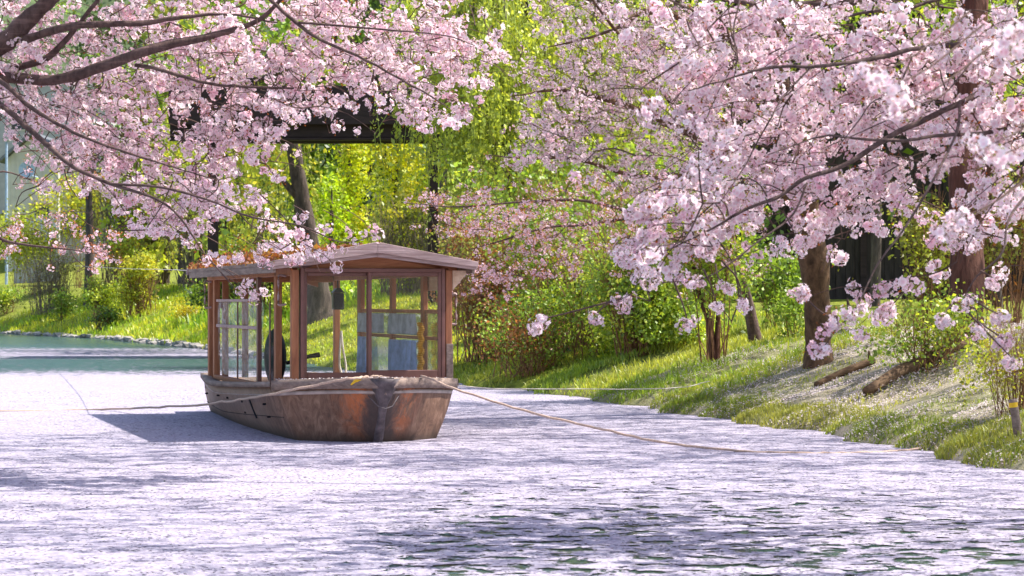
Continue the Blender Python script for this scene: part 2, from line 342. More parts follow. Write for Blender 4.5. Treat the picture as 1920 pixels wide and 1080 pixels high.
def carpetmat():
    m = bpy.data.materials.new('petal_carpet'); m.use_nodes = True; nt = m.node_tree; b = nt.nodes['Principled BSDF']; out = nt.nodes['Material Output']
    v = coords(nt); sp = nd(nt, 'ShaderNodeSeparateXYZ'); nt.links.new(v, sp.inputs[0]); y = sp.outputs['Y']; x = sp.outputs['X']
    vo = nd(nt, 'ShaderNodeTexVoronoi'); vo.inputs['Scale'].default_value = 55; nt.links.new(v, vo.inputs['Vector'])
    sx = nd(nt, 'ShaderNodeSeparateColor'); nt.links.new(vo.outputs['Color'], sx.inputs[0])
    c = ramp(nt, sx.outputs[0], [(0.0, (0.255, 0.222, 0.29)), (0.5, (0.365, 0.328, 0.405)), (1.0, (0.49, 0.455, 0.52))])
    big = noise(nt, coords(nt, (0.5, 0.9, 1)), 1.0, 4)
    c = mixc(nt, ramp(nt, big, [(0.4, 0.0), (0.7, 0.35)]), c, (0.35, 0.32, 0.415))
    nt.links.new(c, b.inputs['Base Color']); b.inputs['Roughness'].default_value = 0.9; b.inputs['Specular IOR Level'].default_value = 0.1
    fine = noise(nt, v, 90, 3, 0.7); bump(nt, math_(nt, 'ADD', fine, math_(nt, 'MULTIPLY', vo.outputs['Distance'], 0.6)), b, 0.55, 0.012)
    # coverage: thin in the near water (more so to the right), closed by the boat, open far off
    yd = math_(nt, 'DIVIDE', y, 100.0)
    base = ramp(nt, yd, [(0.085, 0.525), (0.12, 0.54), (0.15, 0.568), (0.18, 0.615), (0.235, 0.79), (0.40, 0.82), (0.445, 0.56), (0.49, 0.42), (0.55, 0.41), (0.60, 0.56), (0.68, 0.52), (0.76, 0.25)])
    e = nt.nodes[-1] if False else None
    side = math_(nt, 'MULTIPLY', ramp(nt, math_(nt, 'MULTIPLY_ADD', x, 0.25), [(0.0, 0.0), (1.0, 1.0)]), 0.0)
    left = ramp(nt, math_(nt, 'ADD', math_(nt, 'MULTIPLY', x, -0.4), 0.0), [(0.15, 0.0), (0.8, 0.22)])
    left = math_(nt, 'MULTIPLY', left, ramp(nt, yd, [(0.2, 1.0), (0.3, 0.0)]))
    base = math_(nt, 'ADD', base, left)
    n1_ = noise(nt, coords(nt, (5.0, 5.0, 1)), 1.0, 8, 0.66, 0.4); n2 = noise(nt, coords(nt, (0.45, 0.9, 1)), 1.0, 3)
    nn = math_(nt, 'ADD', math_(nt, 'MULTIPLY', n1_, 0.86), math_(nt, 'MULTIPLY', n2, 0.14))
    a = math_(nt, 'MULTIPLY', math_(nt, 'SUBTRACT', base, nn), 24.0, True)
    pn = math_(nt, 'GREATER_THAN', math_(nt, 'ADD', a, math_(nt, 'MULTIPLY', math_(nt, 'SUBTRACT', sx.outputs[1], 0.5), 0.5)), 0.5)
    s3 = sx.outputs[2]; thin = ramp(nt, noise(nt, coords(nt, (1.1, 2.2, 1)), 1.0, 4), [(0.35, 0.02), (0.7, 0.13)]); pn = math_(nt, 'MULTIPLY', pn, math_(nt, 'GREATER_THAN', s3, thin))
    nt.links.new(pn, b.inputs['Alpha'])
    return m
tag(link('floating_petals', npmesh('floating_petals', [(-120, -20, 0.006), (7, -20, 0.006), (7, 140, 0.006), (-120, 140, 0.006)], [[(0, 1, 2, 3)]]), carpetmat()),
    'carpet of pale pink cherry petals floating on the canal', 'fallen petals', None, 'stuff')

# ------------------------------------------------------------------ BOAT (local x across to the right, y aft, z up; origin at the bow on the waterline)
boat = empty('river_boat', (-1.273, 23.1, 0), math.radians(15.6))
tag(boat, 'old wooden covered river boat with glazed brown cabin moored on petals', 'boat')
TOP = np.array([(0, -.34), (-.22, -.16), (-.48, .10), (-.74, .38), (-.90, .62), (-.93, 1.4), (-.93, 3.0), (-.88, 4.8), (-.66, 6.9)])
BOT = np.array([(0, .02), (-.22, .10), (-.44, .24), (-.62, .42), (-.70, .62), (-.74, 1.8), (-.74, 3.4), (-.68, 5.0), (-.58, 6.9)])
ZT = np.array([.565, .56, .55, .535, .52, .49, .44, .40, .42])
def dens(a, n=5):
    return np.array([np.interp(np.linspace(0, len(a) - 1, (len(a) - 1) * n + 1), np.arange(len(a)), a[:, k]) for k in range(a.shape[1])]).T
def outline(off=0.0, dz=0.0, side=-1):
    t = smoothline(np.column_stack((TOP, ZT)), 4); t = t.copy(); s = np.array((1 if side < 0 else -1, 1, 1)); t *= s
    return t + np.array((0, 0, dz))
tl = smoothline(np.column_stack((TOP, ZT)), 4); bl = smoothline(np.column_stack((BOT, np.full(9, -0.2))), 4)
# bottom outline refers to the waterline; continue the flare down to z=-0.2
rows = 7; V = []; ncol = len(tl) * 2 - 1
for k in range(rows):
    f = k / (rows - 1)
    L = tl + (bl - tl) * f; fl = np.interp(L[:, 2], (0, 1), (1, 1)); 
    w = (tl[:, 2] - L[:, 2]) / tl[:, 2]                    # 0 at the top, 1 at the waterline
    L[:, :2] = tl[:, :2] + (bl[:, :2] - tl[:, :2]) * w[:, None] + 0
    bul = 0.02 * np.sin(np.pi * np.clip(w, 0, 1)); L[:, 0] -= bul * np.sign(-L[:, 0] + 1e-9) * (np.abs(L[:, 0]) > .01)
    Rr = L[1:] * np.array((-1, 1, 1)); V.append(np.vstack((L[::-1], Rr)))
V = np.array(V); ii = np.arange(rows * ncol).reshape(rows, ncol)
q = np.stack((ii[:-1, :-1], ii[1:, :-1], ii[1:, 1:], ii[:-1, 1:]), -1).reshape(-1, 4)
tr = np.stack((ii[:-1, 0], ii[:-1, -1], ii[1:, -1], ii[1:, 0]), -1)      # transom
hull = link('hull', npmesh('hull', V.reshape(-1, 3), [q, tr], smooth=False), M_HULL, boat)
md = hull.modifiers.new('skin', 'SOLIDIFY'); md.thickness = 0.03; md.offset = 1 if False else -1
def ribbon(name, line, w, h, mat, out=0.0, dz=0.0):
    """a bar of width w (inwards) and height h along a line in the boat's plan"""
    ln = np.asarray(line, float); t = np.gradient(ln[:, :2], axis=0); t /= np.linalg.norm(t, axis=1)[:, None]; nrm = np.column_stack((t[:, 1], -t[:, 0]))
    if (nrm[len(nrm) // 2] @ ln[len(ln) // 2, :2] * np.array(1)) < 0 and ln[len(ln) // 2, 0] < 0: pass
    sgn = -1 if ln[len(ln) // 2, 0] < 0 else 1
    if nrm[len(ln) // 2, 0] * sgn < 0: nrm = -nrm
    o = ln.copy(); o[:, :2] += nrm * out; i_ = ln.copy(); i_[:, :2] += nrm * (out - w); m = len(ln)
    R = np.stack((o + (0, 0, dz), o + (0, 0, dz + h), i_ + (0, 0, dz + h), i_ + (0, 0, dz)), 1).reshape(-1, 3)
    a = np.arange(m - 1)[:, None] * 4; j = np.arange(4)[None]; q = np.stack((a + j, a + (j + 1) % 4, a + 4 + (j + 1) % 4, a + 4 + j), -1).reshape(-1, 4)
    e = np.array([(0, 1, 2, 3), (4 * m - 4, 4 * m - 1, 4 * m - 2, 4 * m - 3)])
    return link(name, npmesh(name, R, [q, e]), mat, boat)
for s in (1, -1):
    ln = tl * np.array((s, 1, 1))
    a = ln[1:17]; ribbon('gunwale', a, 0.09, 0.10, M_GREYW, 0.035, -0.035)
    b2 = ln[16:] ; ribbon('gunwale', b2, 0.10, 0.055, M_GREYW, 0.045, 0.0)
    w = 0.16; sk = ln[1:].copy(); bb = (bl * np.array((s, 1, 1)))[1:]; f = (0.085 / sk[:, 2])[:, None]; sk[:, :2] += (bb[:, :2] - sk[:, :2]) * f; sk[:, 2] -= 0.085
    ribbon('rubbing_strake', sk, 0.03, 0.035, plain('pale_strake', (0.40, 0.33, 0.30), 0.8) if s == 1 else bpy.data.materials['pale_strake'], 0.014, 0.0)
    if s == 1:
        sk = ln[16:].copy(); bb = (bl * np.array((s, 1, 1)))[16:]; f = (0.30 / sk[:, 2])[:, None]; sk[:, :2] += (bb[:, :2] - sk[:, :2]) * f; sk[:, 2] -= 0.30
        ribbon('plank_seam', sk, 0.02, 0.008, M_DARKW, 0.022, 0.0)
# stem: dark wedge plate + post
sv = []
for z, w, o in ((.62, .145, .055), (.56, .13, .05), (.45, .085, .045), (.36, .045, .04), (.25, .04, .035), (.1, .055, .03), (-.15, .06, .03)):
    f = (0.565 - z) / 0.565; y0 = -.34 + .36 * f
    sv.append([(-w, y0 + w * 0.75 - 0.01, z), (-w * .55, y0 - o + w * .3, z), (w * .55, y0 - o + w * .3, z), (w, y0 + w * 0.75 - 0.01, z), (0, y0 + .14, z)])
sv = np.array(sv); ii = np.arange(35).reshape(7, 5); j2 = np.roll(ii, -1, 1)
q = np.stack((ii[:-1], j2[:-1], j2[1:], ii[1:]), -1).reshape(-1, 4)
link('stem', npmesh('stem', sv.reshape(-1, 3), [q, [ii[0][::-1]]]), M_STEMIRON, boat)
t = Tubes(); t.add([(-.15, -.21, .46), (-.07, -.29, .36), (0, -.295, .335), (.07, -.29, .36), (.15, -.21, .46)], .006, 6); link('stem_band', t.mesh('stem_band'), M_STEMIRON, boat)
# dark iron strap on the left side, bolts
zz_ = np.array((.15, .22, .29, .36)); xx_ = -.925 + (.468 - zz_) / .468 * .187 - .026
t = Tubes(); t.add(np.stack((xx_, np.full(4, 2.06), zz_), -1), .014, 4); link('strap', t.mesh('strap', False), M_BLACK, boat)
for yb, zb_ in ((1.2, .33), (1.25, .2), (2.6, .3), (2.7, .18), (3.6, .3), (4.3, .3), (5.2, .29)):
    xb = -.93 + (.45 - zb_) / .45 * .19 - .022; t = Tubes(); t.add([(xb - .012, yb, zb_), (xb + .02, yb, zb_)], .012, 6); link('bolt', t.mesh('bolt'), M_BLACK, boat)
# decks
dk = [(p[0] * .96, p[1] + .03) for p in tl[:18]]; poly = dk + [(-x, y) for x, y in dk[::-1][:-1]]
prism('fore_deck', poly, 'z', .47, .505, M_GREYW, boat)
boxes('floor_board', [((-.70 + i * .2, .9, .30), (-.505 + i * .2, 6.6, .33)) for i in range(7)], M_GREYW, boat, .003)
# cabin
CX = .07; LW, RW = -.73, .87
def fz(py): return EYE - (py - HOR) * 23.75 / F
def fr(px): return LW + (px - 548) * .00548
FT = .62                                                  # plane of the cabin front
def post(x0, x1, y0, y1, z0=.44, z1=1.64, m=None): return box('post', (x0, y0, z0), (x1, y1, z1), m or M_CABIN, boat, .005)
post(LW, LW + .075, FT, FT + .09, .47, 1.66); post(RW - .055, RW + .01, FT, FT + .09, .47, 1.66)
box('post', (RW - .052, FT - .012, .47), (RW + .018, FT - .001, .93), M_GREYW, boat, .003)
for y in (1.50,): post(LW, LW + .065, y, y + .11)
post(LW - .015, LW + .03, 2.50, 2.58, .40, 1.60, M_SASH)
post(LW, LW + .07, 5.62, 5.72, .42)
for y in (1.60, 3.06, 4.68): post(RW - .05, RW, y, y + (.12 if y < 4 else .2))
post(RW - .07, RW, 6.1, 6.2, .42); post(LW + .01, LW + .07, 6.1, 6.2, .42)
for x in (-.52, -.28): post(x - .035, x + .035, 6.1, 6.17)
for x0, x1 in ((LW, LW + .08), (RW - .08, RW)): box('top_plate', (x0, FT + .1, 1.60), (x1, 6.2, 1.68), M_CABIN, boat)
box('top_plate', (LW + .09, 6.08, 1.58), (RW - .09, 6.2, 1.66), M_CABIN_H, boat)
prism('bracket', [(.28, 1.62), (.60, 1.62), (.60, 1.52)], 'y', 6.1, 6.15, M_CABIN_H, boat)
# sill and coaming
box('sill', (LW + .08, FT, .47), (RW - .06, FT + .08, .525), M_CABIN_H, boat)
box('sill', (LW - .01, FT + .1, .44), (LW + .07, 5.6, .49), M_CABIN, boat)
box('sill', (RW - .06, FT + .1, .44), (RW + .005, 6.05, .49), M_CABIN, boat)
# front window: outer frame, two sliding sashes with panes
fx0, fx1 = fr(564), fr(828); fz0, fz1 = .527, fz(503)
wf = empty('window_frame', (0, 0, 0)); wf.parent = boat
def fbar(name, lo, hi, parent, m=M_SASH): return box(name, lo, hi, m, parent, .004)
fbar('jamb', (fx0, FT - .02, fz0), (fx0 + .035, FT + .075, fz1), wf); fbar('jamb', (fx1 - .035, FT - .02, fz0), (fx1, FT + .075, fz1), wf)
fbar('head', (fx0 + .036, FT - .022, fz1 - .04), (fx1 - .036, FT + .072, fz1), wf); fbar('track', (fx0 + .036, FT - .024, fz0), (fx1 - .036, FT + .073, fz0 + .05), wf)
def sash(x0, x1, z0, z1, y0, bot=.085, st=.035):
    s = empty('sash', (0, 0, 0)); s.parent = boat
    fbar('stile', (x0, y0, z0), (x0 + st, y0 + .03, z1), s); fbar('stile', (x1 - st, y0, z0), (x1, y0 + .03, z1), s)
    fbar('rail', (x0 + st + .001, y0 + .001, z1 - .035), (x1 - st - .001, y0 + .029, z1), s); fbar('rail', (x0 + st + .001, y0 + .001, z0), (x1 - st - .001, y0 + .029, z0 + bot), s)
    box('pane', (x0 + st + .001, y0 + .012, z0 + bot + .001), (x1 - st - .001, y0 + .017, z1 - .036), M_GLASS, s, 0)
xm = fr(692); sash(fx0 + .037, xm, fz0 + .051, fz1 - .041, FT + .035, .075); sash(xm - .03, fx1 - .037, fz0 + .051, fz1 - .041, FT - .015, .095)
# gable infill, header
prism('header', [(LW + .08, fz1 + .002), (RW - .06, fz1 + .002), (RW - .06, 1.665), (CX, 1.80), (LW + .08, 1.665)], 'y', FT + .02, FT + .05, M_CABIN_H, boat)
# roof
E0, E1 = CX - 1.02, CX + .99; Rz, Ez = 1.915, 1.73; RT0, RT1 = .36, 6.2
for x0 in (E0, E1):
    prism('roof_slope', [(CX, Rz), (x0, Ez), (x0, Ez - .035), (CX, Rz - .035)], 'y', RT0 + .055, RT1, M_GREYW, boat)
    s = -1 if x0 < CX else 1
    prism('fascia', [(CX + s * .001, Rz + .012), (x0 + s * .02, Ez + .008), (x0 + s * .02, Ez - .045), (CX + s * .55, Ez + .015), (CX + s * .001, Rz - .095)], 'y', RT0, RT0 + .03, M_FASCIA, boat, .003)
    prism('fascia_trim', [(CX + s * .001, Rz - .09), (x0 + s * .012, Ez - .04), (x0 + s * .012, Ez - .072), (CX + s * .55, Ez - .018), (CX + s * .001, Rz - .135)], 'y', RT0 + .031, RT0 + .054, M_FASCIA, boat, .003)
    box('eave_board', (x0 - .03 if s > 0 else x0, RT0 + .06, Ez - .105), (x0 if s > 0 else x0 + .03, RT1 - .05, Ez - .036), M_GREYW, boat, .004)
    prism('fascia', [(CX + s * .001, Rz), (x0 + s * .02, Ez + .01), (x0 + s * .02, Ez - .07), (CX + s * .001, Rz - .12)], 'y', RT1 + .001, RT1 + .04, M_FASCIA, boat, .003)
for y in np.arange(1.0, 6.1, .85):
    for s, x0 in ((-1, E0), (1, E1)):
        prism('rafter', [(CX + s * .02, Rz - .04), (x0 - s * .035, Ez - .04), (x0 - s * .035, Ez - .085), (CX + s * .02, Rz - .10)], 'y', y, y + .05, M_CABIN_H, boat)
prism('eave_bracket', [(RW + .022, 1.655), (RW + .19, 1.655), (RW + .022, 1.455)], 'y', FT + .03, FT + .06, M_PEACH, boat)
box('eave_panel', (RW + .011, FT + .1, 1.46), (RW + .021, FT + 1.2, 1.655), M_PEACH, boat, 0)
# side sashes: clear wavy vinyl in light frames on the left
sd = empty('side_screen', (0, 0, 0)); sd.parent = boat
SXX = LW + .03
for z0, z1 in ((1.345, 1.375), (1.05, 1.085)): box('rail', (SXX - .012, 2.6, z0), (SXX + .018, 5.6, z1), M_FASCIA, sd, .003)
gy = np.linspace(2.6, 5.6, 60); gzv = np.linspace(.5, 1.345, 22); GY, GZ = np.meshgrid(gy, gzv)
GX = SXX + .02 + .018 * np.sin(GY * 5.1 + .6 * np.sin(GZ * 7)) + .02 * np.sin(GZ * 13 + 1.3 * GY) * (1.35 - GZ)
ii = np.arange(GX.size).reshape(GX.shape); q = np.stack((ii[:-1, :-1], ii[:-1, 1:], ii[1:, 1:], ii[1:, :-1]), -1).reshape(-1, 4)
link('vinyl_sheet', npmesh('vinyl_sheet', np.stack((GX, GY, GZ), -1).reshape(-1, 3), [q], smooth=True), M_VINYL, sd)
box('pane', (SXX, 1.62, .49), (SXX + .005, 2.48, 1.345), M_GLASS, sd, 0)
for y in (2.02, 4.1): box('mullion', (SXX - .003, y, .49), (SXX + .012, y + .03, 1.344), M_SASH, sd, .002)
# right side windows: rails with panes
for y0, y1 in ((.72, 1.6), (1.73, 3.05), (3.19, 4.67)):
    s = empty('side_window', (0, 0, 0)); s.parent = boat
    for z0, z1 in ((1.225, 1.265), (.955, .99)): box('rail', (RW - .04, y0, z0), (RW - .01, y1, z1), M_CABIN, s, .003)
    box('pane', (RW - .027, y0, .49), (RW - .023, y1, .954), M_SIDEG, s, 0); box('pane', (RW - .027, y0, .991), (RW - .023, y1, 1.224), M_SIDEG, s, 0)
# grab handles
def handle(x, y, z0, z1, out):
    t = Tubes(); t.add(smoothline([(x, y, z1), (x + out * .9, y, z1 + .005), (x + out, y, z1 - .04), (x + out, y, z0 + .04), (x + out * .9, y, z0 - .005), (x, y, z0)], 4), .012, 8)
    link('grab_handle', t.mesh('grab_handle'), M_FASCIA, boat)
handle(RW + .01, FT + .14, 1.13, 1.42, .075); handle(LW, FT + .3, 1.32, 1.60, -.075); handle(LW, 5.85, 1.28, 1.58, -.075)
handle(LW, 5.0, 1.30, 1.30 + .01, -.01)

bm4 = boat.matrix_basis.copy() if False else (Matrix.Translation(Vector((-1.273, 23.1, 0))) @ Matrix.Rotation(math.radians(15.6), 4, 'Z'))
def B(x, y, z): return np.array(bm4 @ Vector((x, y, z)))
# litter of brown leaves on the roof, petals on the deck
def leafquads(c, d, s, w, fold=0.25):
    """c centres, d unit directions, s unit side vectors, w: (length, half width) arrays"""
    n = np.cross(d, s); L = w[0][:, None]; H = w[1][:, None]
    v = np.stack((c - d * L * .5, c + s * H + n * H * fold, c + d * L * .5, c - s * H + n * H * fold), 1)
    return v.reshape(-1, 3), (np.arange(len(c))[:, None] * 4 + np.arange(4)[None])
def rdirs(n, up=None, bias=0.0):
    v = RNG.normal(size=(n, 3))
    if up is not None: v = v + np.array(up) * bias
    return v / np.linalg.norm(v, axis=1)[:, None]
def perp(d):
    r = rdirs(len(d)); s = np.cross(d, r); return s / (np.linalg.norm(s, axis=1)[:, None] + 1e-9)
def leaf_mesh(name, c, size, cols, flat=None, ratio=0.32, jit=0.25):
    n = len(c); d = rdirs(n, flat[0], flat[1]) if flat else rdirs(n); s = perp(d); L = size * (1 + RNG.normal(0, jit, n)).clip(.4, 2)
    V, Q = leafquads(np.asarray(c), d, s, (L, L * ratio)); return npmesh(name, V, [Q], np.repeat(cols, 4, 0))
def jitcol(base, n, v=0.18, h=0.08):
    b = np.array(base, float)[None] * (1 + RNG.normal(0, v, (n, 1))); b = b * (1 + RNG.normal(0, h, (n, 3))); return np.clip(b, .004, .95)
n = 5200; yy = RNG.uniform(.9, 6.35, n); s_ = np.where(RNG.random(n) < .7, RNG.beta(1.2, 3, n), RNG.random(n)); sg = np.where(RNG.random(n) < .75, -1, 1)
xx = np.where(sg < 0, E0 + s_ * 1.0, E1 - s_ * 1.0); zz = Ez + (Rz - Ez) * s_ + RNG.exponential(.024, n) * np.where(yy > 2.2, 1, .3)
pts = np.array([B(a, b, c) for a, b, c in zip(xx, yy, zz)])
cl = np.where(RNG.random((n, 1)) < .5, jitcol((.30, .095, .025), n), np.where(RNG.random((n, 1)) < .5, jitcol((.22, .08, .03), n), jitcol((.42, .22, .04), n)))
lt = link('fallen_leaves', leaf_mesh('fallen_leaves', pts, .05, cl), M_LEAF); tag(lt, 'rust brown fallen leaves heaped on the boat roof', 'leaf litter', None, 'stuff')
# things in and on the boat
def thing1(o, label, cat, group=None): return tag(o, label, cat, group)
l = empty('lantern', B(.80, 5.9, 1.25)); l.rotation_euler = (0, 0, math.radians(15.6)); tag(l, 'small black lantern hanging from the rear cabin post', 'lantern')
box('lantern_body', (-.065, -.06, 0), (.065, .06, .20), M_BLACK, l, .01); prism('lantern_cap', [(-.075, .202), (.075, .202), (.02, .26), (-.02, .26)], 'y', -.07, .07, M_BLACK, l)
t = Tubes(); t.add([(0, 0, .26), (0, 0, .36)], .008, 6); link('hook', t.mesh('hook'), M_BLACK, l)
t = Tubes(); t.add(smoothline([B(.78, 5.6, 1.0), B(.80, 5.6, .8), B(.84, 5.6, .55), B(.80, 5.6, .47), B(.76, 5.6, .6), B(.77, 5.6, .85), B(.78, 5.6, 1.0)], 4), .014, 6)
tag(link('rope_loop', t.mesh('rope_loop'), plain('white_rope', (.75, .68, .55), .9)), 'loop of white rope hanging inside the cabin by the rear post', 'rope')
M_PANEREFL = plain('painted_pane_reflection', (0.50, 0.54, 0.60), 0.9, 0, 0.3, 9)  # pale sheets imitating the sky reflected in the upper panes
def pane_sheet(y0, y1, z0, z1, label, amp=.02, mt=None):
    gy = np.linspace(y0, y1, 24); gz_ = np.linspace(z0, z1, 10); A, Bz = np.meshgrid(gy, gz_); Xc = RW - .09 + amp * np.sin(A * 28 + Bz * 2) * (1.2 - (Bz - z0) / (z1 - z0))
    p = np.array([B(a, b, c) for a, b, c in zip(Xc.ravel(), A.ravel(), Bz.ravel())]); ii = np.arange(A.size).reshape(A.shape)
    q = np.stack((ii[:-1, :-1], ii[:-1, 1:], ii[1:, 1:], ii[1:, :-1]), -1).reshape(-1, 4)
    o = link('curtain', npmesh('curtain', p, [q], smooth=True), mt or M_BLUE); md = o.modifiers.new('thick', 'SOLIDIFY'); md.thickness = .004  # blue curtains, and pale sheets that imitate pane reflections
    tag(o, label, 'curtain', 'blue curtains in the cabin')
pane_sheet(3.3, 4.62, 1.0, 1.22, 'pale grey blue sheet imitating the sky reflection in the upper left pane of the right sash', .02, M_PANEREFL); pane_sheet(1.78, 3.0, 1.0, 1.22, 'pale grey sheet imitating the sky reflection in the upper right pane of the right sash', .02, M_PANEREFL); pane_sheet(4.2, 4.62, .5, .95, 'narrow blue curtain behind the left half of the right sash'); pane_sheet(1.78, 3.0, .5, .94, 'wide blue curtain beside the amber bead string', .03)
bs = Tubes()
for k in range(34):
    z = .53 + k * .018; c = B(RW - .10 - .008 * math.sin(k), 1.5, z); bs.add([c + (0, 0, -.011), c + (0, 0, -.006), c + (0, 0, .006), c + (0, 0, .011)], [.01, .034, .034, .01], 7)
tag(link('bead_string', bs.mesh('bead_string'), M_AMBER), 'thick amber yellow bead string hanging at the right end of the cabin window', 'garland')
# black rounded cowl in the rear of the cabin
mc = empty('outboard_motor', B(-.47, 3.0, .34)); mc.rotation_euler = (0, 0, math.radians(15.6)); tag(mc, 'black rounded motor with smooth cowl behind the left cabin posts', 'motor')
bm = bmesh.new(); bmesh.ops.create_uvsphere(bm, u_segments=20, v_segments=14, radius=1.0)
for v in bm.verts:
    z = v.co.z; w = .27 * (1 if z > 0 else 1 - .25 * z * z); v.co = Vector((v.co.x * .12, v.co.y * w * .48, .42 + z * (.30 if z > 0 else .32)))
me = bpy.data.meshes.new('cowl'); bm.to_mesh(me); bm.free(); me.shade_smooth() if hasattr(me, 'shade_smooth') else None
link('cowl', me, M_BLACK, mc); box('base', (-.2, -.2, 0), (.2, .2, .12), M_BLACK, mc, .02); box('clamp', (.2, -.08, .05), (.42, .08, .16), M_BLACK, mc, .02)
t = Tubes(); t.add([(.1, -.1, .35), (.34, -.12, .42), (.46, -.12, .44)], [.02, .022, .028], 8); link('tiller', t.mesh('tiller'), M_BLACK, mc)
# mooring lines
def rope(pts, r, label, mat=M_ROPE, name='mooring_rope', k=6):
    p = smoothline(pts, 8); p[1:-1] += RNG.normal(0, r * .25, (len(p) - 2, 3)); t = Tubes(); t.add(p, r, k)
    return tag(link(name, t.mesh(name), mat), label, 'rope', 'mooring lines of the boat')
rope([P(690, 707, 22.95), P(657, 710, 22.75), P(602, 720, 22.85), P(517, 737, 23.15), P(427, 753, 25.2), P(330, 762, 27.2), P(190, 767.5, 29.8), P(0, 771, 29.5), P(-250, 774, 29.2)], .014, 'straw coloured mooring rope running left from the bow to the water')
rope([P(790, 705, 23.2), P(815, 713, 22.9), P(858, 731, 22.75), P(1000, 775, 22.5), P(1130, 805, 22.2), P(1250, 830, 21.9), P(1400, 846.5, 21.55), P(1500, 849.5, 21.4), P(1620, 848, 21.5), P(1710, 843, 21.8), P(1760, 830, 22.0)], .012, 'brown mooring rope curving across the petals from the bow to the right bank')
rope([B(.9, 5.2, .55), P(870, 724, 28.6), P(1000, 729, 28.8), P(1250, 728, 29.3), P(1330, 715, 29.8)], .006, 'thin pale line stretched low from the boat along the right bank', M_WIRE)
rope([B(E0, 6.3, 1.72), P(300, 505, 36), P(220, 503, 50), P(140, 498, 66)], .005, 'thin white line strung from the boat roof to the far left bank', M_WIRE)
for pts, lab in (([B(-.15, .0, .52), B(-.05, .15, .62), B(.1, .2, .62), B(.22, .2, .56), B(.05, .1, .53), B(-.1, .05, .53), B(.15, -.05, .53)], 'coil of rope lying on the bow beside the stem'),
                 ([B(.42, .14, .50), B(.45, .1, .56), B(.5, .25, .60), B(.56, .2, .53), B(.5, .1, .55), B(.44, .2, .58), B(.40, .12, .42), B(.38, .1, .48)], 'knotted rope around the right bow rail')):
    tag(rope(pts, .012, lab), None, None, 'rope coils on the bow')
t = Tubes(); t.add([B(-.30, -.14, .56), B(-.26, -.165, .60), B(-.2, -.2, .61), B(-.17, -.22, .585)], [.006, .018, .018, .006], 6)
tag(link('yellow_tie', t.mesh('yellow_tie'), M_YEL), 'yellow plastic tie on the rope at the left bow rail', 'tie')

# ------------------------------------------------------------------ blossoms
PW = np.array((.985, .925, .93)); PP = np.array((.95, .72, .80)); PC = np.array((.74, .20, .36))
def flower_cluster(nf, rad, fr_, seed, leafn=2, hi=True, pinkness=0.35, orange=0.0):
    g = np.random.default_rng(seed); V = [np.zeros(3)]; T = []; C = [np.array((.22, .20, .05))]; n = 1
    sq = np.array((g.uniform(.8, 1.45), g.uniform(.8, 1.2), g.uniform(.55, .9)))
    for i in range(nf):
        d = g.normal(size=3); d[2] -= .25; d /= np.linalg.norm(d); c = d * rad * g.uniform(.55, 1.15) * sq
        ax = d + g.normal(0, .28, 3); ax /= np.linalg.norm(ax)
        a = np.cross(ax, (.3, .2, .9)); a /= np.linalg.norm(a); b = np.cross(ax, a); R = fr_ * g.uniform(.85, 1.15); cup = g.uniform(.08, .38)
        pk = np.clip(g.normal(pinkness, .25), 0, 1); tint = PW * (1 - pk) + PP * pk; ph = g.uniform(0, 6.28)
        ic = n; V.append(c); C.append(PC * .45 + tint * .55); n += 1
        for k in range(5):
            th = ph + k * 1.2566; u = math.cos(th) * a + math.sin(th) * b; s = -math.sin(th) * a + math.cos(th) * b
            if hi:
                pts = [c + u * R * .55 + s * R * .46 + ax * R * cup * .5, c + u * R + s * R * .27 + ax * R * cup, c + u * R - s * R * .27 + ax * R * cup, c + u * R * .55 - s * R * .46 + ax * R * cup * .5]
                V += pts; T += [(ic, n, n + 1), (ic, n + 1, n + 2), (ic, n + 2, n + 3)]; C += [tint * g.uniform(.94, 1.04)] * 4; n += 4
            else:
                pts = [c + u * R * .8 + s * R * .45 + ax * R * cup, c + u * R * .8 - s * R * .45 + ax * R * cup]
                V += pts; T += [(ic, n, n + 1)]; C += [tint, tint]; n += 2
        pw = a * .0022; V += [c - ax * R * .7 + pw, c - ax * R * .7 - pw]; T += [(0, n, n + 1), (ic, n, n + 1)]; C += [np.array((.22, .20, .05))] * 2; n += 2
        rc = np.array((.30, .06, .05)) if g.random() < .6 else np.array((.26, .20, .05))
        V += [c + a * R * .2 - ax * R * .1, c - a * R * .1 + b * R * .2 - ax * R * .1, c - a * R * .1 - b * R * .2 - ax * R * .1]; T += [(n, n + 1, n - 1), (n + 1, n + 2, n - 1), (n + 2, n, n - 1)]; C += [rc] * 3; n += 3
        if hi:                                           # yellow stamens
            V += [c + ax * R * .5 + a * R * .16, c + ax * R * .5 - a * R * .1 + b * R * .14]; T += [(ic, n, n + 1)]; C += [np.array((.75, .45, .25))] * 2; n += 2
    for i in range(leafn):
        d = g.normal(size=3); d /= np.linalg.norm(d); c = d * rad * g.uniform(.5, 1.1); s = np.cross(d, g.normal(size=3)); s /= np.linalg.norm(s); L = fr_ * g.uniform(.9, 1.6)
        col = (np.array((.74, .27, .10)) if orange > .3 else np.array((.46, .13, .035))) if g.random() < .45 + orange else np.array((.28, .30, .03))
        V += [c, c + d * L * .5 + s * L * .22, c + d * L, c + d * L * .5 - s * L * .22, c + s * .002]; T += [(n, n + 1, n + 2), (n, n + 2, n + 3), (0, n, n + 4)]; C += [col] * 5; n += 5
    return np.array(V), np.array(T), np.clip(np.array(C), 0, 1)

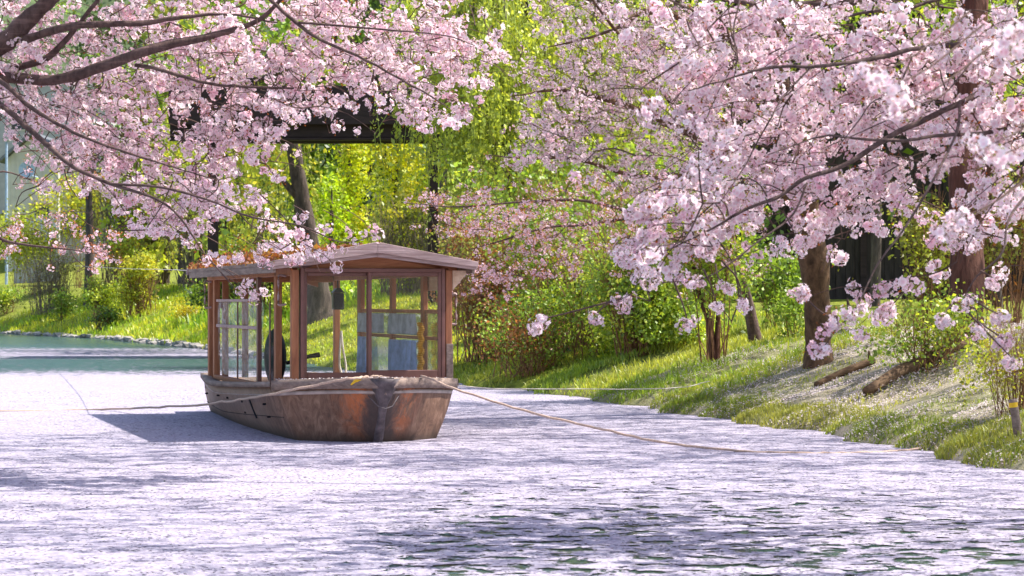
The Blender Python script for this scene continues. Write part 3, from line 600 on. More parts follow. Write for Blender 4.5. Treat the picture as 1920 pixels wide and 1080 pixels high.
def rotmats(n):
    q = RNG.normal(size=(n, 4)); q /= np.linalg.norm(q, axis=1)[:, None]; w, x, y, z = q.T
    return np.stack((1 - 2 * (y * y + z * z), 2 * (x * y - z * w), 2 * (x * z + y * w), 2 * (x * y + z * w), 1 - 2 * (x * x + z * z), 2 * (y * z - x * w),
                     2 * (x * z - y * w), 2 * (y * z + x * w), 1 - 2 * (x * x + y * y)), -1).reshape(n, 3, 3)

def nz(x, y, s): return .5 + .25 * (np.sin(x * s + 1.7 * np.sin(y * s * .7)) + np.sin(y * s * 1.3 + 1.1 * np.sin(x * s * .9 + 2)))
class Cherry:
    """trunk and limbs given as lines; sprays of blossom hung on twigs that reach back to the nearest limb"""
    def __init__(s, name, label, base, mat, protos, group='blossoming cherry trees'):
        s.root = empty(name, base); tag(s.root, label, 'cherry tree', group); s.mat = mat; s.protos = protos; s.nodes = []; s.tw = Tubes(); s.cl = []; s.sc = []
    def limb(s, pts, r, name='branch', k=8, wob=.012):
        pts = np.array(pts); tube_obj(name, pts, r, s.mat, s.root, k, 5, wob)
        s.nodes.append(smoothline(pts, 8)); return s
    def twigline(s, pts, r0, r1=.003, n=5):
        p = smoothline(pts, n); p[1:-1] += RNG.normal(0, .012, (len(p) - 2, 3)); s.tw.add(p, np.linspace(r0, r1, len(p)), 4); s.nodes.append(p)
    def spray(s, c, dirn, length, ncl, size, attach=True, r=.004, accept=None):
        dirn = dirn / np.linalg.norm(dirn); a = c - dirn * length * .5; b = c + dirn * length * .5; m = (a + b) / 2 + np.array((0, 0, length * .08))
        p = smoothline([a, m, b], 2)
        if attach:
            N = np.concatenate(s.nodes); dist = np.linalg.norm(N - a, axis=1); j = dist.argmin()
            if .02 < dist[j] < 1.6:
                mid = (N[j] + a) / 2 + RNG.normal(0, .06 * min(1, dist[j]), 3); s.tw.add(smoothline([N[j], mid, a], 3), np.linspace(r * 1.5, r, 7), 3)
        s.tw.add(p, np.linspace(r, r * .45, len(p)), 3); s.nodes.append(p)
        for i in range(ncl):
            t = (i + RNG.uniform(.2, .8)) / ncl; q_ = p[0] + (p[-1] - p[0]) * t + np.array((0, 0, -size * .35)) + RNG.normal(0, size * .45, 3)
            if accept is None or accept(q_): s.cl.append(q_); s.sc.append(RNG.choice((RNG.uniform(.5, .8), RNG.uniform(.75, 1.2))))
    def grid(s, rows, dfun, per, size, length=.42, ncl=4, flow=(1, 0, -.25), y0=0, cell=40, x0=0):
        """rows: strings of digits, one per 40 px cell of the photo: how thick the blossom is there"""
        A = [[int(ch) for ch in r] for r in rows]
        def dens_(px, py):
            i = int((py - y0) // cell); j = int((px - x0) // cell)
            return A[i][j] if 0 <= i < len(A) and 0 <= j < len(A[i]) else 0
        def acc(q_):
            px = 960 + q_[0] / q_[1] * F; py = HOR - (q_[2] - EYE) / q_[1] * F
            if px < x0 or py < y0: return True
            return RNG.random() < .12 + dens_(px, py) / 4.5 if dens_(px, py) > 0 else False
        todo = []
        for i, r_ in enumerate(A):
            for j, v in enumerate(r_):
                for _ in range(RNG.poisson(per * v / 9.0)):
                    px = x0 + (j + RNG.random()) * cell; py = y0 + (i + RNG.random()) * cell; d = dfun(px, py); todo.append(P(px, py, d))
        N = np.concatenate(s.nodes); todo.sort(key=lambda p: np.min(np.sum((N - p) ** 2, 1)))
        for p in todo:
            dr = np.array(flow, float) + RNG.normal(0, .55, 3); s.spray(p, dr, length * RNG.uniform(.6, 1.3), ncl, size, True, .004, acc)
    def finish(s, hid=None, most=300):
        s.tw.V and tag(link('twigs', s.tw.mesh('twigs'), M_TWIG, s.root, local=False), None, None, None, 'stuff')
        cl = np.array(s.cl); scl = np.array(s.sc); base = np.array(s.root.location); n = len(cl)
        px = 960 + cl[:, 0] / cl[:, 1] * F; py = HOR - (cl[:, 2] - EYE) / cl[:, 1] * F; inn = (px > 0) & (px < 1920) & (py > 0) & (py < 1080)
        key = np.where(inn, scl / cl[:, 1], 0); order = np.argsort(-key); R = rotmats(n); R[:, :] = R
        pm = [npmesh('blossom_cluster', V, [T], C) for V, T, C in s.protos]
        for m in pm: m.materials.append(M_PETAL)
        for j in order[:most]:
            o = bpy.data.objects.new('blossom_cluster', pm[j % len(pm)]); COL.objects.link(o); o.parent = s.root
            M3 = Euler((RNG.uniform(-.5, .5), RNG.uniform(-.5, .5), RNG.uniform(0, 6.28))).to_matrix().to_4x4(); o.matrix_basis = Matrix.Translation(Vector(cl[j] - base)) @ M3 @ Matrix.Scale(scl[j], 4)
        rest = order[most:]; far = rest[key[rest] == 0]; rest = rest[key[rest] > 0]; lite = rest[:0]
        if s.protos is hiP or s.protos is lfP: half = np.arange(len(rest)) > len(rest) * .35; lite = rest[half]; rest = rest[~half]
        if len(rest) + len(far):
            VV = []; TT = []; CC = []; off = 0
            for k, (V, T, C) in enumerate(s.protos + loP + liP):
                a_ = len(s.protos); ids = rest[rest % a_ == k] if k < a_ else far[far % 4 == k - a_] if k < a_ + 4 else lite[lite % 4 == k - a_ - 4]
                if not len(ids): continue
                a = np.einsum('nij,vj->nvi', R[ids], V) * scl[ids][:, None, None] + (cl[ids] - base)[:, None]
                VV.append(a.reshape(-1, 3)); TT.append((T[None] + (np.arange(len(ids)) * len(V))[:, None, None]).reshape(-1, 3) + off); off += len(ids) * len(V)
                br = RNG.uniform(.9, 1.06, (len(ids), 1, 1)) * np.where(RNG.random((len(ids), 1, 1)) < .22, np.array((1, .86, .91)), np.array((1, 1, 1))); CC.append(np.clip(C[None] * br, 0, 1).reshape(-1, 3))
            o = link('blossom', npmesh('blossom', np.concatenate(VV), [np.concatenate(TT)], np.concatenate(CC)), M_PETAL, s.root); tag(o, None, None, None, 'stuff')
        print('cherry', s.root.name, n, 'clusters')

loP = [flower_cluster(4, .085, .044, 500 + i, 1, False, .2) for i in range(4)]
liP = [flower_cluster(17, .062, .021, 600 + i, 4, False, .13) for i in range(4)]
hiP = [flower_cluster(22, .064, .0205, 100 + i, 5, True, .10) for i in range(6)]
midP = [flower_cluster(15, .058, .019, 200 + i, 4, False, .28, .1) for i in range(6)]
orP = [flower_cluster(9, .055, .019, 300 + i, 16, False, .75, .5) for i in range(5)]
lfP = [flower_cluster(16, .058, .0185, 400 + i, 4, True, .13, .05) for i in range(6)]

# --- left cherry (limbs reach in from the left, trunk outside the frame)
def Lp(px, py, d=18.5): return P(px, py, d)
T1 = Cherry('cherry_tree', 'cherry tree reaching in from the left with thick bare limbs under pink blossom', (-6.6, 19, .7), M_BARK, lfP)
T1.limb([(-6.6, 19, .6), (-6.3, 18.9, 1.6), (-5.6, 18.7, 2.5), Lp(-140, 190, 18.6)], [.24, .20, .17, .14], 'trunk', 10, .02)
T1.limb([Lp(-140, 190, 18.6), Lp(-40, 115), Lp(10, 78), Lp(45, 40), Lp(95, 0), Lp(190, -90), Lp(300, -180)], [.10, .085, .08, .07, .06, .045, .03])
T1.limb([Lp(-140, 190, 18.6), Lp(0, 152), Lp(95, 155), Lp(200, 130, 18.3), Lp(260, 106, 18.2), Lp(320, 85, 18.2), Lp(400, 68, 18.2), Lp(480, 30, 18.2), Lp(560, -40, 18)], [.05, .045, .042, .042, .04, .034, .026, .018, .01])
T1.limb([Lp(35, 78), Lp(110, 55, 18.3), Lp(180, 46, 18.2), Lp(260, 38, 18.2), Lp(335, 34, 18.2), Lp(420, 30, 18.2), Lp(520, 42, 18.2)], [.035, .03, .026, .022, .016, .01, .006])
T1.limb([Lp(255, 122, 18.3), Lp(300, 126, 18.1), Lp(400, 153, 18), Lp(480, 165, 18), Lp(560, 170, 18), Lp(620, 160, 18)], [.018, .016, .013, .010, .008, .004], 'branch', 6)
T1.limb([Lp(-60, 120), Lp(7, 160, 18), Lp(50, 193, 17.9), Lp(110, 233, 17.8), Lp(187, 263, 17.6), Lp(280, 300, 17.5), Lp(380, 330, 17.4)], [.024, .02, .017, .014, .011, .008, .004], 'branch', 6)
T1.limb([Lp(-80, 150, 18.4), Lp(0, 205, 18), Lp(60, 247, 17.7), Lp(100, 282, 17.5), Lp(140, 315, 17.3), Lp(205, 345, 17.2), Lp(290, 372, 17), Lp(340, 420, 17), Lp(385, 480, 17), Lp(440, 540, 17)], [.026, .022, .02, .018, .016, .013, .01, .008, .006, .003], 'branch', 6)
T1.limb([Lp(205, 345, 17.2), Lp(300, 345, 17), Lp(390, 385, 16.9), Lp(470, 400, 16.8), Lp(560, 430, 16.7), Lp(640, 452, 16.6), Lp(705, 440, 16.6)], [.011, .009, .008, .007, .005, .004, .003], 'branch', 5)
T1.limb([Lp(440, -60, 17.6), Lp(510, 0, 17.5), Lp(560, 42, 17.5), Lp(612, 76, 17.4), Lp(650, 100, 17.4), Lp(720, 140, 17.3), Lp(800, 178, 17.2), Lp(845, 205, 17.2)], [.02, .015, .014, .013, .011, .009, .007, .003], 'branch', 6)
T1.limb([Lp(560, 42, 17.5), Lp(640, 40, 17.4), Lp(740, 50, 17.3), Lp(830, 70, 17.3), Lp(890, 85, 17.2)], [.01, .009, .007, .005, .003], 'branch', 5)
T1.limb([Lp(20, 130, 18.7), Lp(75, 108, 18.5), Lp(125, 68, 18.4), Lp(170, 20, 18.4), Lp(230, -60, 18.4)], [.03, .026, .022, .018, .01], 'branch', 6)
GL = ["9989998899999999999996400000000", "9999998588999999999996510000000", "9997998968999999999999740000000", "9999999977999999999996200000000",
      "9999999978688873388983100000000", "7999999946656424102584000000000", "3469999988897400200000000000000", "1247999877785300000000000000000",
      "1113678666661100000000000000000", "1100156665432200000000000000000", "0000015334334430000000000000000", "0000000011123442000000000000000", "0000000000000000000000000000000"]
def dL(px, py): return 18.6 + .6 * math.sin(px / 140) + abs(RNG.normal(0, .7)) - .35 * (RNG.random() < .3) - (py / 420)
T1.grid(GL, dL, 2.6, .075, .45, 4, (1, 0, -.3))
for px, py, d in ((395, 490, 17), (440, 485, 17), (497, 485, 17), (545, 487, 16.7), (567, 480, 16.6), (627, 470, 16.6), (632, 503, 16.6), (455, 537, 17), (485, 550, 17), (475, 560, 17), (665, 438, 16.6), (697, 432, 16.6), (360, 458, 17), (610, 430, 16.7)):
    for _ in range(3): T1.cl.append(P(px + RNG.normal(0, 8), py + RNG.normal(0, 7), d)); T1.sc.append(RNG.uniform(.45, .75))
    T1.tw.add(smoothline([P(px - 60, py - 45, d + .1), P(px - 25, py - 25, d), P(px, py, d)], 3), np.linspace(.004, .002, 7), 3)
# crown above the frame
for k in range(520):
    c = np.array((RNG.uniform(-8.5, -0.9), RNG.uniform(10, 23.5), RNG.uniform(4.0, 6.2)))
    if ((c[0] - .67 * c[2] + 3.0) / 2.3) ** 2 + ((c[1] - .08 * c[2] - 18.3) / 2.0) ** 2 < 1: continue;  # gap shaped in the crown to keep the same water sunlit
    if HOR - (c[2] - EYE) / c[1] * F > -40: continue
    T1.spray(c, RNG.normal(0, 1, 3) + (1, 0, -.3), .6, 5, .085, True, .005)
T1.finish()

# --- near right cherry (trunk outside the frame on the right bank)
T2 = Cherry('cherry_tree', 'near cherry tree on the right with pale blossom hanging low over the bank', (8.6, 16.0, float(gz(8.6, 16.0))), M_BARK, hiP)
T2.limb([(8.6, 16.0, .8), (8.4, 16.0, 1.9), (7.6, 15.8, 3.0), (6.4, 15.5, 3.8)], [.22, .18, .15, .11], 'trunk', 10, .02)
o_ = np.array((6.4, 15.5, 3.8))
T2.limb([o_, P(2080, 20, 14.4), P(1960, 88, 14), P(1900, 122, 13.8), P(1840, 165, 13.7), P(1750, 217, 13.6), P(1673, 263, 13.5), P(1580, 317, 13.4), P(1513, 343, 13.3), P(1460, 360, 13.3), P(1400, 385, 13.2), P(1330, 425, 13.2), P(1250, 470, 13.2)], [.04, .03, .024, .020, .017, .016, .016, .014, .012, .011, .009, .006, .003])
T2.limb([o_, P(2050, 0, 14), P(1930, 40, 13.8), P(1860, 63, 13.6), P(1807, 85, 13.5), P(1713, 100, 13.4), P(1633, 115, 13.2), P(1540, 117, 13), P(1480, 115, 13), P(1427, 126, 13), P(1370, 145, 13), P(1290, 170, 12.9)], [.03, .022, .02, .019, .017, .014, .012, .010, .009, .008, .006, .003])
T2.limb([P(2080, 180, 14.4), P(1990, 225, 13.6), P(1920, 237, 13.3), P(1840, 243, 13.2), P(1760, 247, 13.1), P(1690, 255, 13), P(1600, 256, 13), P(1530, 265, 13), P(1440, 290, 12.9)], [.02, .014, .013, .012, .010, .009, .007, .005, .003])
T2.limb([o_, P(2000, -60, 14.5), P(1850, -25, 14.8), P(1740, 5, 14.8), P(1700, 14, 14.8), P(1633, 22, 14.8), P(1560, 32, 14.8), P(1520, 34, 14.8), P(1440, 50, 14.8), P(1370, 80, 14.7)], [.03, .022, .014, .011, .011, .010, .008, .007, .005, .003])
T2.limb([P(2000, -60, 15), P(1800, -20, 16), P(1640, -3, 16.2), P(1580, 6, 16.2), P(1520, 10, 16.2), P(1440, 12, 16.2), P(1370, 2, 16.2), P(1280, -15, 16.2)], [.04, .034, .03, .028, .026, .022, .02, .012])
T2.limb([P(1390, -10, 13.2), P(1385, 60, 13), P(1378, 110, 12.9), P(1376, 150, 12.9)], [.006, .005, .004, .002], 'branch', 5)
T2.limb([P(1523, 123, 13), P(1470, 182, 12.9), P(1443, 227, 12.8), P(1420, 270, 12.8), P(1403, 307, 12.8), P(1350, 380, 12.7)], [.006, .005, .005, .004, .004, .002], 'branch', 5)
T2.limb([P(1710, 107, 13.4), P(1673, 167, 13.2), P(1640, 205, 13.1), P(1607, 230, 13), P(1560, 290, 12.9)], [.005, .005, .004, .004, .002], 'branch', 5)
T2.limb([P(1800, 190, 13.4), P(1790, 250, 13), P(1745, 330, 12.8), P(1700, 420, 12.6), P(1650, 500, 12.5), P(1600, 575, 12.4), P(1570, 610, 12.4), P(1545, 650, 12.4)], [.01, .008, .007, .006, .005, .004, .003, .002], 'branch', 5)
T2.limb([P(1990, 300, 12.5), P(1905, 400, 12.2), P(1865, 470, 12), P(1830, 520, 12), P(1800, 570, 12)], [.010, .007, .006, .004, .002], 'branch', 5)
T2.limb([P(1513, 343, 13.3), P(1480, 400, 13.2), P(1420, 450, 13.1), P(1330, 500, 13), P(1240, 530, 13), P(1165, 560, 13)], [.007, .006, .005, .004, .003, .002], 'branch', 5)
T2.limb([P(1860, 63, 13.6), P(1780, 150, 12.9), P(1720, 190, 12.7), P(1640, 240, 12.6), P(1540, 280, 12.5)], [.006, .005, .005, .004, .002], 'branch', 5)
GR = ["000024678999999988888878", "000013478999999998877789", "000013457889999999999999", "000024467899999999999999", "000012346788999999998989", "000011345688999999979989",
      "000001245678899998767788", "000000256777887876445667", "003300368887787775335557", "000000588988866546334565", "000002678888754455443643", "000034666566653134574432",
      "000003331114300377532121", "000000000200000367401101", "000000000000000256001020", "000000000000000110000000"]
def dR(px, py): return 13.5 + .5 * math.sin(px / 120 + 1) + abs(RNG.normal(0, .9)) - .6 * (RNG.random() < .35)
T2.grid(GR, dR, 1.3, .085, .42, 4, (-1, 0, -.35), x0=960)
for px, py, w, d in ((1010, 608, 60, 13), (1165, 565, 62, 13), (1117, 597, 32, 13), (1290, 613, 34, 13), (1218, 530, 42, 13), (1203, 508, 36, 13), (1303, 532, 40, 13), (1367, 542, 36, 13), (1345, 580, 26, 13), (1390, 572, 26, 13),
                     (1590, 588, 88, 12.4), (1560, 612, 50, 12.4), (1535, 655, 44, 12.4), (1500, 553, 62, 12.6), (1765, 602, 32, 12), (1810, 567, 40, 12), (1872, 597, 34, 12), (1862, 530, 36, 12), (1880, 642, 46, 12), (1900, 682, 36, 12), (1832, 622, 34, 12)):
    m = max(3, int(w / 8)); tl_ = RNG.uniform(-.35, .35)
    for i in range(m):
        f_ = RNG.uniform(-.5, .5) * (w - 16); T2.cl.append(P(px + f_, py + f_ * tl_ + RNG.normal(0, .11) * (w - 8), d + RNG.normal(0, .05))); T2.sc.append(RNG.uniform(.42, .72))
    a = P(px, py - 8, d); N = np.concatenate(T2.nodes); j = np.linalg.norm(N - a, axis=1).argmin(); T2.tw.add(smoothline([N[j], (N[j] + a) / 2 + RNG.normal(0, .03, 3), a], 3), np.linspace(.006, .0035, 7), 4)
for px, py, d in ((1640, 140, 7.6), (1665, 165, 7.7), (1685, 200, 7.8), (1850, 275, 7.8), (1880, 290, 7.9), (1905, 60, 7.4), (1895, 90, 7.5), (1800, 410, 9), (1770, 430, 9)):
    T2.cl.append(P(px, py, d)); T2.sc.append(.8)
    T2.tw.add(smoothline([P(px + 180, py - 120, d + .5), P(px + 80, py - 40, d + .2), P(px, py, d)], 3), np.linspace(.005, .002, 7), 4)
T2.limb([o_ + (0, 0, .4), (4.6, 17.5, 4.6), (2.6, 18.2, 5.2), (0.4, 18.6, 5.6), (-1.6, 18.4, 5.7)], [.03, .03, .025, .02, .01])
T2.limb([o_ + (0, 0, .4), (3.8, 13.4, 4.6), (1.8, 12.2, 5.0), (-0.6, 11.6, 5.3), (-3, 11.5, 5.4)], [.03, .03, .025, .02, .01])
n_main = len(T2.cl)
for k in range(2300):
    c = np.array((RNG.uniform(-4.5, 7.5), RNG.uniform(8.5, 25), RNG.uniform(4.2, 6.4)))
    if HOR - (c[2] - EYE) / c[1] * F > -60 and (c[0] / c[1] * F + 960) < 1980: continue
    sx_, sy_ = c[0] - .67 * c[2], c[1] - .08 * c[2]                       # unseen crown casts dapples; gap shaped so the water below stays sunlit
    if ((sx_ + 3.0) / 2.3) ** 2 + ((sy_ - 18.3) / 2.0) ** 2 < 1: continue
    if nz(c[0], c[1] * .6, 1.5) * .6 + nz(c[0] + 3, c[1], 3.4) * .4 < .24: continue
    T2.spray(c, np.array((-1, RNG.normal(0, .6), RNG.normal(0, .2))), .8, 4, .12, k % 4 == 0, .006)
T2.finish()

# --- cherry on the bank: tan ivy-wound trunk, pinker blossom farther back
b3 = at(1535, 29.5)
T3 = Cherry('cherry_tree', 'cherry tree with a tan rough trunk standing on the petal strewn bank', b3, M_BARK_TAN, midP)
T3.limb([b3 + (0, 0, -.15), P(1533, 640, 29.5), P(1531, 560, 29.4), P(1525, 480, 29.3), P(1520, 420, 29.2), P(1512, 330, 29), P(1500, 200, 28.5)], [.21, .165, .155, .18, .16, .13, .10], 'trunk', 12, .015)
T3.limb([P(1515, 450, 29.3), P(1555, 420, 29), P(1600, 380, 28.6), P(1650, 330, 28)], [.07, .05, .04, .02])
T3.limb([P(1500, 380, 29.1), P(1400, 300, 28.5), P(1300, 250, 28), P(1180, 200, 27.5), P(1060, 170, 27), P(960, 180, 26.8)], [.09, .07, .05, .035, .02, .006])
T3.limb([P(1470, 200, 28.5), P(1380, 80, 28), P(1223, 20, 27.5), P(1160, 48, 27.2), P(1100, 70, 27), P(1020, 90, 27)], [.09, .07, .04, .02, .015, .005])
T3.limb([P(1400, 300, 28.5), P(1300, 330, 28.3), P(1200, 330, 28), P(1080, 300, 27.8), P(980, 300, 27.6), P(910, 290, 27.6)], [.05, .035, .025, .02, .012, .004])
T3.limb([P(1470, 200, 28.5), P(1460, 60, 28.2), P(1440, -150, 28), P(1400, -350, 27.5)], [.1, .08, .06, .03])
T3.limb([P(1300, 250, 28), P(1200, 120, 27.5), P(1130, 30, 27), P(1070, -60, 27)], [.03, .02, .015, .008])
GM = ["01248899987777", "00277999998777", "00248889999877", "00368899999877", "00369899998877", "00489898988777", "01688887878766", "02574577878665", "00010046777555", "00000003555433", "00000002234333"]
T3.grid(GM, lambda px, py: 27.2 + RNG.normal(0, .7), 4.2, .085, .6, 4, (-1, 0, .15), x0=880)
T3.grid(["33344455554433", "33344455554433", "23333444444333", "22222333333322", "11112222222211"], lambda px, py: 28 + RNG.normal(0, .8), 1.1, .085, .6, 4, (1, 0, .15), x0=1440)
for k in range(1900):
    c = np.array((RNG.uniform(.6, 12), RNG.uniform(20, 34), RNG.uniform(4.6, 7.6)))
    if HOR - (c[2] - EYE) / c[1] * F > -40: continue
    if nz(c[0], c[1] * .6, 1.3) * .6 + nz(c[0] + 3, c[1], 3.1) * .4 < .36: continue
    T3.spray(c, RNG.normal(0, 1, 3), .8, 5, .1, k % 3 == 0, .008)
T3.finish()

# --- young cherry with coppery new leaves behind the boat roof
b4 = at(1420, 34)
T4 = Cherry('cherry_tree', 'cherry bough with coppery new leaves spreading level behind the boat roof', b4, M_BARK, orP)
T4.limb([b4 + (0, 0, -.1), P(1400, 560, 33.9), P(1370, 480, 33.6), P(1320, 430, 33.2)], [.10, .08, .06, .05], 'trunk', 8)
T4.limb([P(1320, 430, 33.2), P(1220, 410, 32.5), P(1100, 422, 32), P(1020, 430, 31.8), P(940, 452, 31.6), P(880, 468, 31.5)], [.035, .028, .02, .015, .01, .004])
T4.limb([P(1220, 410, 32.5), P(1100, 375, 32), P(980, 380, 31.8), P(860, 388, 31.6), P(760, 380, 31.5)], [.028, .02, .014, .01, .004])
T4.grid(["000333333555553333", "245566777888877655", "134678888887766544", "000025567777666543", "000358764433333222", "000264200000011100"], lambda px, py: 31.8 + RNG.normal(0, .4), 5.6, .07, .5, 4, (-1, 0, .05), y0=320, x0=720)
T4.finish()
# --- low bough at the far left
T5 = Cherry('cherry_tree', 'low salmon pink cherry bough at the far left above the water', (-8.2, 25, .6), M_BARK, orP)
T5.limb([(-8.2, 25, .5), (-7.9, 25, 1.4), P(-200, 400, 25), P(-60, 395, 25)], [.14, .11, .07, .04], 'trunk', 8)
T5.limb([P(-60, 395, 25), P(0, 448, 25), P(40, 457, 25), P(90, 465, 25), P(135, 468, 25), P(190, 478, 25)], [.03, .018, .013, .01, .007, .003])
T5.limb([P(-60, 395, 25), P(0, 330, 25), P(60, 340, 25), P(100, 350, 25)], [.02, .01, .007, .003], 'branch', 5)
T5.limb([P(132, 468, 25), P(145, 490, 25), P(165, 505, 25)], [.006, .005, .003], 'branch', 5)
T5.grid(["444221", "343441", "222100", "787553", "677764", "122353"], lambda px, py: 25 + RNG.normal(0, .35), 3.0, .07, .35, 3, (1, 0, -.1), y0=280)
T5.finish()

# ------------------------------------------------------------------ greenery
LIME = (.50, .58, .05); GRN = (.25, .38, .04); DK = (.07, .12, .03); YEL = (.64, .60, .06); OLV = (.33, .35, .06); RUST = (.30, .12, .03)
def clumps(env, n, leaves, cr, squash=1.0, shell=.5):
    """clump centres in the given ellipsoids, leaves gathered round them"""
    vol = np.array([e[3] * e[4] * e[5] for e in env]); pick = RNG.choice(len(env), n, p=vol / vol.sum()); E = np.array(env)[pick]
    d = rdirs(n); r = RNG.uniform(shell, 1.0, n) ** .7; c = E[:, :3] + d * E[:, 3:] * r[:, None]
    p = np.repeat(c, leaves, 0) + RNG.normal(0, cr, (n * leaves, 3)) * np.array((1, 1, squash)); return p, np.repeat(np.arange(n), leaves)
def clump_cols(base, ids, n, v=.22, alt=None, altp=0.0):
    k = ids.max() + 1; f = 1 + RNG.normal(0, v, k); B_ = np.array(base)[None] * f[:, None]
    if alt is not None:
        a = RNG.random(k) < altp; B_[a] = np.array(alt) * f[a][:, None]
    c = B_[ids] * (1 + RNG.normal(0, .12, (len(ids), 1))); return np.clip(c, .004, .9)
def tree(name, label, px, d, h, w, base, n=150, leaves=45, size=.13, cat='tree', trunk=.12, mat=None, bark=None, low=.25, alt=None, altp=0, group=None, cr=.28, shape='round', lean=0.0):
    b = at(px, d); r = empty(name, b); tag(r, label, cat, group)
    top = b + np.array((lean, 0, h))
    tube_obj('trunk', [b + (0, 0, -.2), b + (lean * .2 + RNG.normal(0, .05), 0, h * .3), b + (lean * .6, RNG.normal(0, .1), h * .65), top - (0, 0, h * .1)], [trunk, trunk * .8, trunk * .5, trunk * .15], bark or M_BARK_GREY, r, 8)
    for k in range(5):
        a = RNG.uniform(0, 6.28); z = h * RNG.uniform(low, .7); tube_obj('limb', [b + (lean * .3, 0, z), b + (lean * .5 + math.cos(a) * w * .2, math.sin(a) * w * .2, z + h * .1), b + (lean + math.cos(a) * w * .42, math.sin(a) * w * .42, z + h * .18)], [trunk * .45, trunk * .3, trunk * .1], bark or M_BARK_GREY, r, 5)
    env = []
    if shape == 'round':
        for k in range(7): env.append((b[0] + lean + RNG.normal(0, w * .2), b[1] + RNG.normal(0, w * .18), b[2] + h * RNG.uniform(low + .12, .88), w * RNG.uniform(.22, .36), w * .3, h * RNG.uniform(.10, .2)))
    elif shape == 'cone':
        for k in range(7):
            f = (k + .5) / 7; env.append((b[0] + lean * f, b[1], b[2] + h * (low + (1 - low) * f), w * .5 * (1.02 - f) + .12, w * .5 * (1.02 - f) + .12, h * .12))
    elif shape == 'column':
        for k in range(6):
            f = (k + .5) / 6; env.append((b[0] + RNG.normal(0, w * .12), b[1] + RNG.normal(0, w * .1), b[2] + h * (low + (1 - low) * f * .92), w * .42, w * .42, h * .14))
    p, ids = clumps(env, n, leaves, cr); o = link('crown', leaf_mesh('crown', p - b, size, clump_cols(base, ids, n, .25, alt, altp)), mat or M_LEAF, r); tag(o, None, None, None, 'stuff'); return r
def shrub(name, label, b, w, h, base, n=60, leaves=30, size=.07, stems=40, cat='shrub', alt=None, altp=0, group=None, stemmat=None, cr=.12, low=.15, depth=None, fan=.9, sr=.007, mat=None, foot=.3):
    b = np.array(b, float); r = empty(name, b); tag(r, label, cat, group); t = Tubes(); dp = depth or w * .6
    for k in range(stems):
        a = RNG.uniform(0, 6.28); rr = RNG.uniform(.1, 1) ** .6; e = np.array((math.cos(a) * w * .5 * rr * fan, math.sin(a) * dp * .5 * rr * fan, h * RNG.uniform(.55, 1.0)))
        rb = RNG.uniform(0, foot); a2 = a + RNG.normal(0, .7); s = np.array((math.cos(a2) * w * rb, math.sin(a2) * dp * rb, -.05)); m = s * .45 + e * np.array((.45, .45, .55)) + RNG.normal(0, .06 * w, 3)
        t.add(smoothline([s, m, e], 3), np.linspace(sr * RNG.uniform(.8, 1.5), sr * .35, 7), 3)
        for _ in range(2):
            f_ = RNG.uniform(.35, .85); q_ = s + (e - s) * f_; t.add([q_, q_ + RNG.normal(0, .09, 3) * h * .5 + (0, 0, .06 * h), q_ + RNG.normal(0, .13, 3) * h * .6 + (0, 0, .13 * h)], [sr * .5, sr * .4, sr * .25], 3)
    if stems: tag(link('stems', t.mesh('stems'), stemmat or M_STEM, r), None, None, None, 'stuff')
    env = []
    for k in range(8): env.append((RNG.uniform(-.3, .3) * w, RNG.uniform(-.3, .3) * dp, h * RNG.uniform(low + .06, .85), w * RNG.uniform(.22, .34), dp * .34, h * RNG.uniform(.15, .26)))
    if leaves:
        p, ids = clumps(env, n, leaves, cr, .9, .2); p[:, 2] = np.abs(p[:, 2]) + .02
        tag(link('foliage', leaf_mesh('foliage', p, size, clump_cols(base, ids, n, .25, alt, altp)), mat or M_LEAF, r), None, None, None, 'stuff')
    return r

# big shrubs beside the boat
def gpt(px, d): return at(px, d)
shrub('shrub', 'dry reddish brown thicket just right of the boat cabin', gpt(925, 41), 2.1, 2.6, OLV, 380, 28, .06, 110, alt=(.30, .13, .04), altp=.68, group='shrubs on the right bank', sr=.008, low=.1, depth=2)
shrub('shrub', 'wide green leafed shrub with a fan of brown stems at its foot', gpt(1075, 39), 3.4, 2.9, GRN, 420, 40,   .065, 70, alt=LIME, altp=.2, group='shrubs on the right bank', sr=.008, low=.05, depth=2.2)
shrub('shrub', 'vase shaped shrub with bare tan stems right of the wide green one', gpt(1195, 36), 2.3, 2.7, GRN, 300, 34, .062, 80, alt=LIME, altp=.3, group='shrubs on the right bank', sr=.009, low=.22, stemmat=M_STEM, depth=1.6, foot=.14)
shrub('shrub', 'low tangled brown shrub at the boat side of the bank', gpt(990, 37.5), 1.8, 1.1, GRN, 110, 22, .055, 70, alt=RUST, altp=.4, group='shrubs on the right bank', sr=.007, low=.1, depth=1.2)
shrub('shrub', 'full rounded fresh green shrub in the middle of the right bank row', gpt(1120, 37.6), 2.4, 2.2, GRN, 330, 34, .06, 30, alt=LIME, altp=.4, group='shrubs on the right bank', sr=.007, low=.0, depth=1.8)
shrub('shrub', 'leafy green shrub between the fan stemmed shrub and the slender tree', gpt(1270, 36), 1.7, 1.9, GRN, 210, 32, .06, 24, alt=LIME, altp=.35, group='shrubs on the right bank', sr=.007, low=.0, depth=1.4)
mb = gpt(1335, 32.5)
sh = shrub('small_tree', 'slender many stemmed tree with reddish trunk left of the tan cherry', mb, 1.8, 2.3, GRN, 190, 28, .06, 16, 'tree', LIME, .4, None, M_STEM, .14, .38, 1.1, 1.0, .009, foot=.12)
tube_obj('trunk', [mb + (0.02, 0, -.1), mb + (-.03, 0, .5), mb + (-.2, 0, 1.0), mb + (-.3, .1, 1.7)], [.05, .045, .035, .015], M_BARK_RED, sh, 8)
